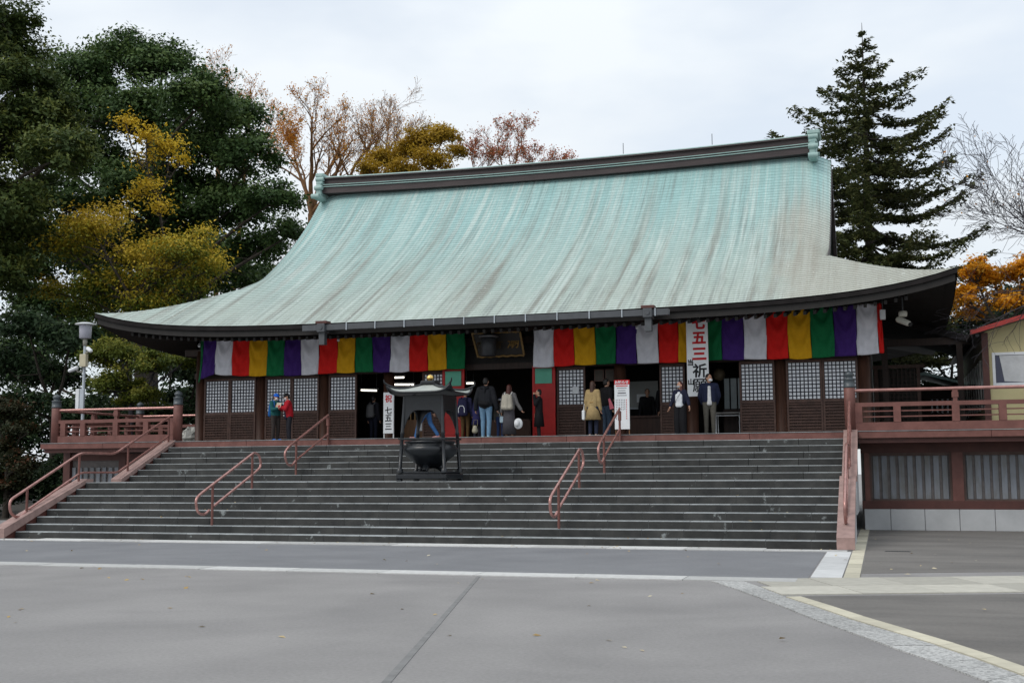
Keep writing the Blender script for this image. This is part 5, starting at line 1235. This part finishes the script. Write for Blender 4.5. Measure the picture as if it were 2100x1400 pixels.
def person(label, x, y, H, face, top, trousers, hair=hair_m, skin=skin_m, armL=None, armR=None, hem=.86, legs=None, headrot=(0,0), lean=0, topw=1.0, longhair=0, skirt=None, coat=None, shoes=(.02,.02,.022), open_=None, bald=False, sleeve=1.0, wide=0, mask=None, female=False):
    """a standing figure facing -Y at rz = 0; arms are (elbow, wrist) offsets from the shoulder in a 1.70 m body"""
    t = empty('person', (x, y, 2.398), label, 'person', 'visitors on the temple terrace', rz=R(face)); t.scale = (H/1.70,)*3
    sw = .165 if female else .185; hwid = .095
    armL = armL or ((.05,.03,-.29),(.07,-.03,-.55)); armR = armR or ((-.05,.03,-.29),(-.07,-.03,-.55))
    legs = legs or ((.0,.0),(.0,.0))    # forward offset of each foot (negative y = forward)
    ln = lambda z: Vector((0, -lean*max(0,z-.9), 0))
    shL = Vector((sw,0,1.39))+ln(1.39); shR = Vector((-sw,0,1.39))+ln(1.39)
    eL, wL = shL+Vector(armL[0]), shL+Vector(armL[1]); eR, wR = shR+Vector(armR[0]), shR+Vector(armR[1])
    hips = [Vector((s*hwid,0,.90)) for s in (1,-1)]; knees = []; ankles = []; toes = []
    for s, (fy, lift_) in zip((1,-1), legs):
        a = Vector((s*(hwid+.005+.0*abs(fy)), fy, .085+lift_)); k_ = (hips[0 if s > 0 else 1]+a)/2 + Vector((0,-.03-abs(fy)*.12,.01)); knees.append(k_); ankles.append(a)
        pitch = .10 if fy > .15 else 0
        toes.append(a+Vector((s*.015,-.15,-.05-pitch*.0)))
        if fy > .15: ankles[-1] = a+Vector((0,0,.06)); toes[-1] = a+Vector((s*.015,-.14,-.04))
    b = MB()
    for s in (1,-1):
        b.cap(Vector((s*.065,0,.92)), Vector((s*.075,0,1.30))+ln(1.3), .105, .10, 10)
    b.cap(Vector((0,0,.92)), Vector((0,0,1.34))+ln(1.34), .115, .11, 10); b.cap(shL-Vector((.03,0,0)), shR+Vector((.03,0,0)), .058, .058, 8)
    nk = Vector((0,.005,1.40))+ln(1.4); hd = Vector((0,-.015,1.595))+ln(1.6)
    b.cap(nk, hd-Vector((0,-.01,.05)), .056, .048, 10)
    hr = Matrix.Rotation(R(headrot[0]),4,'Z') @ Matrix.Rotation(R(headrot[1]),4,'X')
    def hp(v): return hd + (hr @ Vector(v))
    e0 = len(b.v); b.ell((0,0,.012), (.074,.092,.108), 14); b.ell((0,-.03,-.055), (.052,.058,.058), 10); b.cap((0,-.090,.012),(0,-.108,-.022),.011,.017,6); b.ell((.076,.008,-.008),(.014,.022,.032),8); b.ell((-.076,.008,-.008),(.014,.022,.032),8); b.cap((-.016,-.083,-.058),(.016,-.083,-.058),.009,.009,6)
    for i in range(e0, len(b.v)): b.v[i] = tuple(hp(b.v[i]))
    for h_, k_, a_, to in zip(hips, knees, ankles, toes): b.cap(h_,k_,.078,.052,8); b.cap(k_,a_,.055,.036,8); b.cap(a_-Vector((0,-.02,.035)),to,.036,.028,8)
    for s_, e_, w__ in ((shL,eL,wL),(shR,eR,wR)): b.cap(s_,e_,.048,.038,8); b.cap(e_,w__,.037,.026,8); hand(b,w__,e_)
    remesh(b, 'body', skin, t, .0105, 2)
    # eyes and brows, mouth
    for s in (1,-1):
        MB().ell(tuple(hp((s*.030,-.085,.012))), (.011,.007,.007), 6).build('eye', blk_ink, t, local=True)
        MB().cap(hp((s*.018,-.089,.034)), hp((s*.044,-.083,.034)), .005, .004, 5).build('eyebrow', blk_ink, t, local=True)
    if mask is None:
        MB().cap(hp((-.018,-.091,-.058)), hp((.018,-.091,-.058)), .006, .006, 5).build('mouth', mat('lips', (.30,.09,.07), .5), t, local=True)
    # trousers or skirt
    tw = wide
    if trousers is not None:
        q = MB()
        q.cap((.05,0,.93),(-.05,0,.93),.125,.125,10)
        for h_, k_, a_ in zip(hips,knees,ankles): q.cap(h_,k_,.102+tw*.3,.072+tw,10); q.cap(k_,a_+Vector((0,0,.0)),.072+tw,.056+tw*1.2,10)
        remesh(q, 'trousers', cloth(trousers), t, .013, 3)
    if skirt is not None:
        c, z1, rx = skirt
        loft([(0,0,1.04,.135,.11),(0,0,.92,.165,.135),(0,-.0,.6,.165+rx*.5,.14+rx*.4),(0,.0,z1,.165+rx,.145+rx*.8)][::-1], 30, .05, 9).build('skirt', cloth(c), t, local=True)
    # shoes
    sh_ = MB()
    for a_, to in zip(ankles,toes): sh_.cap(a_+Vector((0,.03,-.045)), to+Vector((0,-.02,.012)), .046, .038, 8)
    remesh(sh_, 'shoes', cloth(shoes), t, .012, 1)
    # jacket or top
    j = MB(); g = .022*topw
    for s in (1,-1): j.cap(Vector((s*.065,0,hem+.11)), Vector((s*.078,0,1.30))+ln(1.3), .108+g, .105+g, 10)
    j.cap(Vector((0,0,hem+.11)), Vector((0,0,1.33))+ln(1.33), .118+g, .112+g, 10); j.cap(shL-Vector((.03,0,.005)), shR+Vector((.03,0,-.005)), .060+g, .060+g, 8); j.cap(nk-Vector((0,0,.02)), nk+Vector((0,0,.045)), .072, .064, 10)
    for s_, e_, w__ in ((shL,eL,wL),(shR,eR,wR)):
        j.cap(s_,e_,.054+g,.046+g,8); q = e_.lerp(w__, max(.05,(sleeve-.5)*2)); j.cap(e_,q,.046+g,.036+g,8)
    remesh(j, 'jacket' if coat is None else 'coat', cloth(top), t, .013, 3)
    if coat is not None:
        z1, rx = coat
        loft([(0,0,1.10,.155,.13),(0,0,.98,.150,.125),(0,0,.85,.175,.15),(0,0,z1,.175+rx,.15+rx*.8)][::-1], 28, .04, 7, 1).build('coat_skirt', cloth(top), t, local=True)
    if open_ is not None:   # shirt front shown between the edges of an open jacket
        o_ = MB(); o_.cap(Vector((0,-.082,1.34))+ln(1.34), Vector((0,-.070,hem+.02)), .062, .085, 10)
        if female:
            for sx_ in (-1,1): o_.cap((sx_*.05,-.075,1.26),(sx_*.045,-.065,hem+.02),.085,.088,10); o_.cap((-.055,-.0,hem-.0),(.055,-.0,hem-.0),.118,.118,10)
        remesh(o_, 'shirt', cloth(open_), t, .012, 2)
    # hair
    if not bald:
        h = MB(); e0 = len(h.v); h.ell((0,.022,.035),(.084,.092,.100),14); h.ell((0,.048,-.01),(.078,.066,.085),10)
        if longhair: h.cap((0,.06,-.02),(0,.075,-.10-longhair),.075,.07,10); h.cap((.06,.02,-.02),(.065,.03,-.08-longhair*.8),.03,.045,8); h.cap((-.06,.02,-.02),(-.065,.03,-.08-longhair*.8),.03,.045,8)
        for i in range(e0,len(h.v)): h.v[i] = tuple(hp(h.v[i]))
        remesh(h, 'hair', hair, t, .010, 2)
    if mask is not None:
        m_ = MB(); m_.ell(tuple(hp((0,-.062,-.050))), (.062,.052,.048), 12); remesh(m_, 'face_mask', cloth(mask), t, .009, 1)
    t_info = dict(root=t, hp=hp, wL=wL, wR=wR, shL=shL, shR=shR, ln=ln)
    return t_info
def local(mb, name, m, P): return mb.build(name, m, P['root'], local=True)
def held(name, mb, m, label, cat, P, group=None):
    """a thing carried by a person: a top-level object standing at the world place"""
    W = wmat(P['root']); mb.v = [tuple(W @ Vector(v)) for v in mb.v]
    c = np.mean(np.array(mb.v), 0); t = empty(name, tuple(c), label, cat, group)
    mb.build(name + '_body', m, t); return t
def backpack(P, col, name, label, white=None, h=.40, wd=.15, dp=.09):
    W = wmat(P['root']); t = empty(name, tuple(W @ Vector((0,.2,1.15))), label, 'backpack')
    b_ = MB(); b_.cap((-wd*.5,.20,1.32),(wd*.5,.20,1.32),dp*.8,dp*.8,10); b_.cap((-wd*.6,.21,1.32-h),(wd*.6,.21,1.32-h),dp,dp,10); b_.cap((0,.21,1.33),(0,.22,1.32-h),dp*1.05,dp*1.15,10)
    for s in (1,-1): b_.cap((s*wd*.5,.20,1.32),(s*wd*.6,.21,1.32-h),dp*.85,dp,10)
    b_.v = [tuple(W @ Vector(v)) for v in b_.v]
    tmp = MB(); Wi = wmat(t).inverted(); tmp.v = [tuple(Wi @ Vector(v)) for v in b_.v]; tmp.f = b_.f
    remesh(tmp, 'bag_body', cloth(col), t, .012, 3)
    st = MB()
    for s in (1,-1): st.tube([tuple(W @ Vector(q)) for q in ((s*.10,.16,1.36),(s*.12,.06,1.47),(s*.13,-.08,1.44),(s*.14,-.14,1.30),(s*.15,-.08,1.12),(s*.13,.12,1.02))], .017, 6)
    st.build('strap', cloth(white if white and name == 'beige_backpack' else col), t)
    return t, W
random.seed(5)
# 1 reader with the blue cap
P1 = person('person in a bright blue cap and teal jacket reading a leaflet, blue backpack on', 2.86, 7.2, 1.36, 62, (.012,.085,.085), (.035,.028,.026), mask=(.7,.7,.72), armL=((.03,-.10,-.25),(-.03,-.30,-.20)), armR=((-.03,-.10,-.26),(.05,-.30,-.22)), headrot=(0,14), shoes=(.02,.12,.42), bald=False)
c = MB(); c.ell(tuple(P1['hp']((0,.005,.055))), (.092,.105,.085), 12); c.cap(P1['hp']((-.03,-.10,.055)), P1['hp']((.03,-.10,.055)), .03, .03, 8); c.ell(tuple(P1['hp']((0,-.125,.047))), (.075,.065,.014), 10)
local(c, 'cap', cloth((.015,.12,.55)), P1)
backpack(P1, (.015,.09,.28), 'blue_backpack', 'small blue backpack worn by the reader in the blue cap', h=.36)
lf = MB().add([(2.98,6.98,3.36),(3.16,6.93,3.36),(3.17,6.98,3.50),(2.99,7.03,3.50),(2.98,6.985,3.356),(3.16,6.935,3.356),(3.17,6.985,3.496),(2.99,7.035,3.496)], [(0,1,2,3),(7,6,5,4),(0,4,5,1),(1,5,6,2),(2,6,7,3),(3,7,4,0)])
prop(lf.build('leaflet', mat('leaflet_paper', (.42,.38,.30), .8)), 'unfolded tan leaflet held between the two readers on the left', 'leaflet')
# 2 red puffer jacket
P2 = person('person in a red puffer jacket and dark cap leaning over the leaflet', 3.28, 7.25, 1.36, -52, (.36,.012,.020), (.018,.018,.024), mask=(.7,.7,.72), armL=((.03,-.12,-.25),(-.06,-.30,-.16)), armR=((-.02,-.11,-.26),(.05,-.30,-.18)), headrot=(0,22), lean=.14, topw=1.5, hem=.82)
c = MB(); c.ell(tuple(P2['hp']((0,.005,.050))), (.090,.104,.085), 12); c.ell(tuple(P2['hp']((0,-.12,.045))), (.072,.06,.014), 10); local(c, 'cap', cloth((.014,.014,.016)), P2)
sh_ = MB(); sh_.cap((0,-.150,1.18),(0,-.125,.86),.055,.075,10); local(sh_, 'striped_shirt', cloth((.03,.03,.05)), P2)
for z in (.90,1.0,1.08): s_ = MB(); s_.box(-.06,.06,-.222+.02*(1.1-z),-.20+.02*(1.1-z),z,z+.04); local(s_, 'shirt_print', white_m, P2)
# 3 visitor inside the left bay
P3 = person('person in dark clothes standing inside the open bay beside the white sign', 4.82, 9.7, 1.40, 170, (.016,.016,.022), (.014,.016,.03))
backpack(P3, (.12,.12,.125), 'grey_backpack', 'grey drawstring bag on the back of the person inside the open bay', h=.34)
# 4 walker behind the burner
P4 = person('person in blue jeans striding left behind the incense burner', 7.42, 7.55, 1.52, -80, (.020,.021,.030), (.045,.125,.30), legs=((-.33,0),(.33,0)), armL=((.05,-.08,-.28),(.06,-.30,-.42)), armR=((-.05,.10,-.27),(-.06,.16,-.52)), shoes=(.38,.20,.20))
# 5 bald visitor with navy backpack
P5 = person('bald person with a big navy backpack and brown trousers facing the entrance', 8.40, 8.0, 1.36, 176, (.030,.030,.075), (.085,.050,.020), bald=True)
t5, W5 = backpack(P5, (.020,.020,.055), 'navy_backpack', 'large navy backpack with a white arched trim', h=.42, wd=.17, dp=.10)
MB().tube([tuple(W5 @ Vector(q)) for q in ((-.11,.325,.92),(-.115,.33,1.06),(-.06,.325,1.16),(.06,.325,1.16),(.115,.33,1.06),(.11,.325,.92))], .011, 6).build('trim', white_m, t5)
# 6 stooping elder in navy
P6 = person('stooping grey haired person in a long navy coat beside the navy backpack', 8.84, 7.75, 1.22, 168, (.022,.022,.085), (.02,.02,.03), hair=hairgr, lean=.25, coat=(.55,.06), female=True)
b_ = MB(); b_.cap((.0,0,0),(0,0,.09),.085,.06,10); W = Matrix.Translation((8.86,7.52,2.62)); b_.v = [tuple(W @ Vector(v)) for v in b_.v]; t = empty('shopping_bag', (8.86,7.52,2.5), 'round beige bag carried low by the stooping person in navy', 'bag'); b_.build('bag_body', cloth((.36,.33,.25)), t); MB().tube([(8.80,7.52,2.74),(8.82,7.56,2.92),(8.92,7.56,2.92),(8.93,7.52,2.74)], .008, 5).build('handle', cloth((.2,.17,.12)), t)
# 7 tall man
P7 = person('tall person in a black hooded jacket and pale blue jeans with back turned', 9.20, 7.45, 1.66, 180, (.016,.017,.021), (.14,.25,.37), legs=((-.05,0),(.06,0)), topw=1.5, hem=.84, armL=((.09,.03,-.29),(.12,-.02,-.55)), armR=((-.09,.03,-.29),(-.13,-.04,-.55)), shoes=(.25,.40,.48))
h = MB(); h.cap((-.07,.11,1.43),(.07,.11,1.43),.05,.05,10); h.cap((0,.13,1.43),(0,.14,1.30),.06,.03,10); local(h, 'hood', cloth((.016,.017,.021)), P7)
b_ = MB(); b_.cap((-.09,.17,.96),(.10,.17,.99),.065,.07,10); held('shoulder_bag', b_, cloth((.010,.010,.012)), 'black sling bag at the hip of the tall person in jeans', 'bag', P7)
# 8 child
P8 = person('small person in a white and navy cap and grey jacket with blue jeans', 9.52, 7.75, 1.10, 180, (.10,.10,.09), (.03,.05,.13))
c = MB(); c.ell(tuple(P8['hp']((0,.0,.06))), (.105,.115,.09), 12); local(c, 'cap', white_m, P8); c = MB(); c.ell(tuple(P8['hp']((0,.0,.085))), (.102,.110,.075), 12); local(c, 'cap_top', cloth((.03,.035,.07)), P8)
t = empty('blue_pouch', (9.64,7.55,2.92), 'pale blue shoulder pouch of the small person in the cap', 'bag'); MB().cbox(9.58,9.70,7.50,7.58,2.82,3.0,.02).build('pouch_body', cloth((.33,.43,.50)), t); MB().tube([(9.59,7.54,3.0),(9.52,7.58,3.16),(9.48,7.66,3.30)], .009, 5).build('strap', cloth((.33,.43,.50)), t)
# 9 woman with beige backpack
P9 = person('woman in a grey top and long dark pleated skirt with a beige backpack', 9.86, 7.5, 1.45, 178, (.15,.145,.145), None, hair=hairred, longhair=.06, skirt=((.065,.062,.07),.12,.07), female=True, armL=((.06,.03,-.28),(.10,-.02,-.52)), armR=((-.10,.02,-.27),(-.22,-.03,-.47)))
backpack(P9, (.40,.37,.31), 'beige_backpack', 'beige flap backpack with thin white straps on the woman in grey', white=(.6,.6,.58), h=.34, wd=.19)
Wr = wmat(P9['root']) @ P9['wR']
t = empty('white_hat', (10.10,7.47,2.76), 'white brimmed hat held low in the right hand of the woman in grey', 'hat')
hb = MB(); hb.ell((10.13,7.46,2.79), (.13,.05,.15), 12); hb = hb.build('hat_brim', white_m, t); hb.rotation_euler = (0,0,0); MB().ell((10.11,7.42,2.80), (.085,.07,.10), 10).build('hat_crown', white_m, t)
# 10 black coat
P10 = person('woman in a knee length black coat with a hand raised to her face', 10.64, 7.75, 1.32, -70, (.010,.010,.012), (.012,.012,.014), coat=(.40,.05), female=True, armL=((.03,-.14,-.22),(-.10,-.17,.10)), armR=((-.03,.02,-.28),(-.03,-.08,-.52)))
# 11 trench coat
P11 = person('woman with long brown hair in a belted tan trench coat, back turned', 12.29, 7.2, 1.46, 172, (.36,.26,.125), (.02,.024,.045), hair=hairbr, longhair=.20, coat=(.52,.085), female=True, shoes=(.35,.25,.2))
bl = loft([(0,0,1.03,.162,.137),(0,0,1.07,.164,.139)], 24); local(bl, 'belt', cloth((.30,.19,.075)), P11)
t = empty('white_tote_bag', (12.05,7.2,2.95), 'white tote bag hanging at the left side of the tan trench coat', 'bag'); MB().cbox(12.00,12.08,7.12,7.30,2.84,3.10,.02).build('tote_body', white_m, t); MB().tube([(12.04,7.15,3.10),(12.06,7.2,3.30),(12.04,7.27,3.10)], .008, 5).build('handle', white_m, t)
# 12 man beside her
P12 = person('person in a black sweater and jeans standing close behind the tan trench coat', 12.52, 7.8, 1.56, 140, (.012,.012,.014), (.045,.07,.11), topw=1.3, armL=((.06,-.08,-.26),(.02,-.28,-.28)))
t = empty('pink_bag', (12.74,7.45,3.28), 'pink cloth bag beside the tan trench coat', 'bag'); MB().prism([(12.66,3.40),(12.70,3.42),(12.82,3.15),(12.70,3.12)], 1, 7.42, 7.47).build('bag_body', cloth((.50,.13,.17)), t)
# 13, 14 staff
person('person in black standing inside behind the counter, nearer the shoji', 13.62, 10.3, 1.62, 60, (.010,.010,.012), (.010,.010,.012))
person('person in dark clothes bending behind the counter before the pale board', 13.05, 10.75, 1.45, 20, (.012,.012,.014), (.010,.010,.012), lean=.3)
# 15 white top
P15 = person('woman with long reddish hair, grey mask, white top and wide black trousers', 14.62, 7.2, 1.38, -14, (.014,.016,.035), (.008,.008,.010), hair=hairred, longhair=.16, female=True, mask=(.40,.41,.43), open_=(.62,.64,.67), wide=.045, headrot=(-24,-8), sleeve=.85, hem=.94, armL=((.10,.0,-.26),(.16,-.04,-.48)), armR=((-.10,.0,-.27),(-.17,-.06,-.50)))
st = MB(); st.tube([(.10,-.02,1.45),(.05,-.165,1.30),(-.06,-.185,1.12),(-.13,-.12,1.0)], .007, 5); local(st, 'bag_strap', cloth((.12,.12,.13)), P15)
# 16 navy cardigan
P16 = person('man in a navy cardigan and grey trousers with a white mask looking to the right', 15.30, 7.75, 1.60, 8, (.014,.018,.045), (.085,.08,.068), mask=(.72,.73,.75), open_=(.62,.62,.63), headrot=(42,0), hem=.88, topw=1.3, armL=((.07,.06,-.28),(.0,.16,-.48)), armR=((-.07,.06,-.28),(.0,.16,-.48)), legs=((-.05,0),(.03,0)))
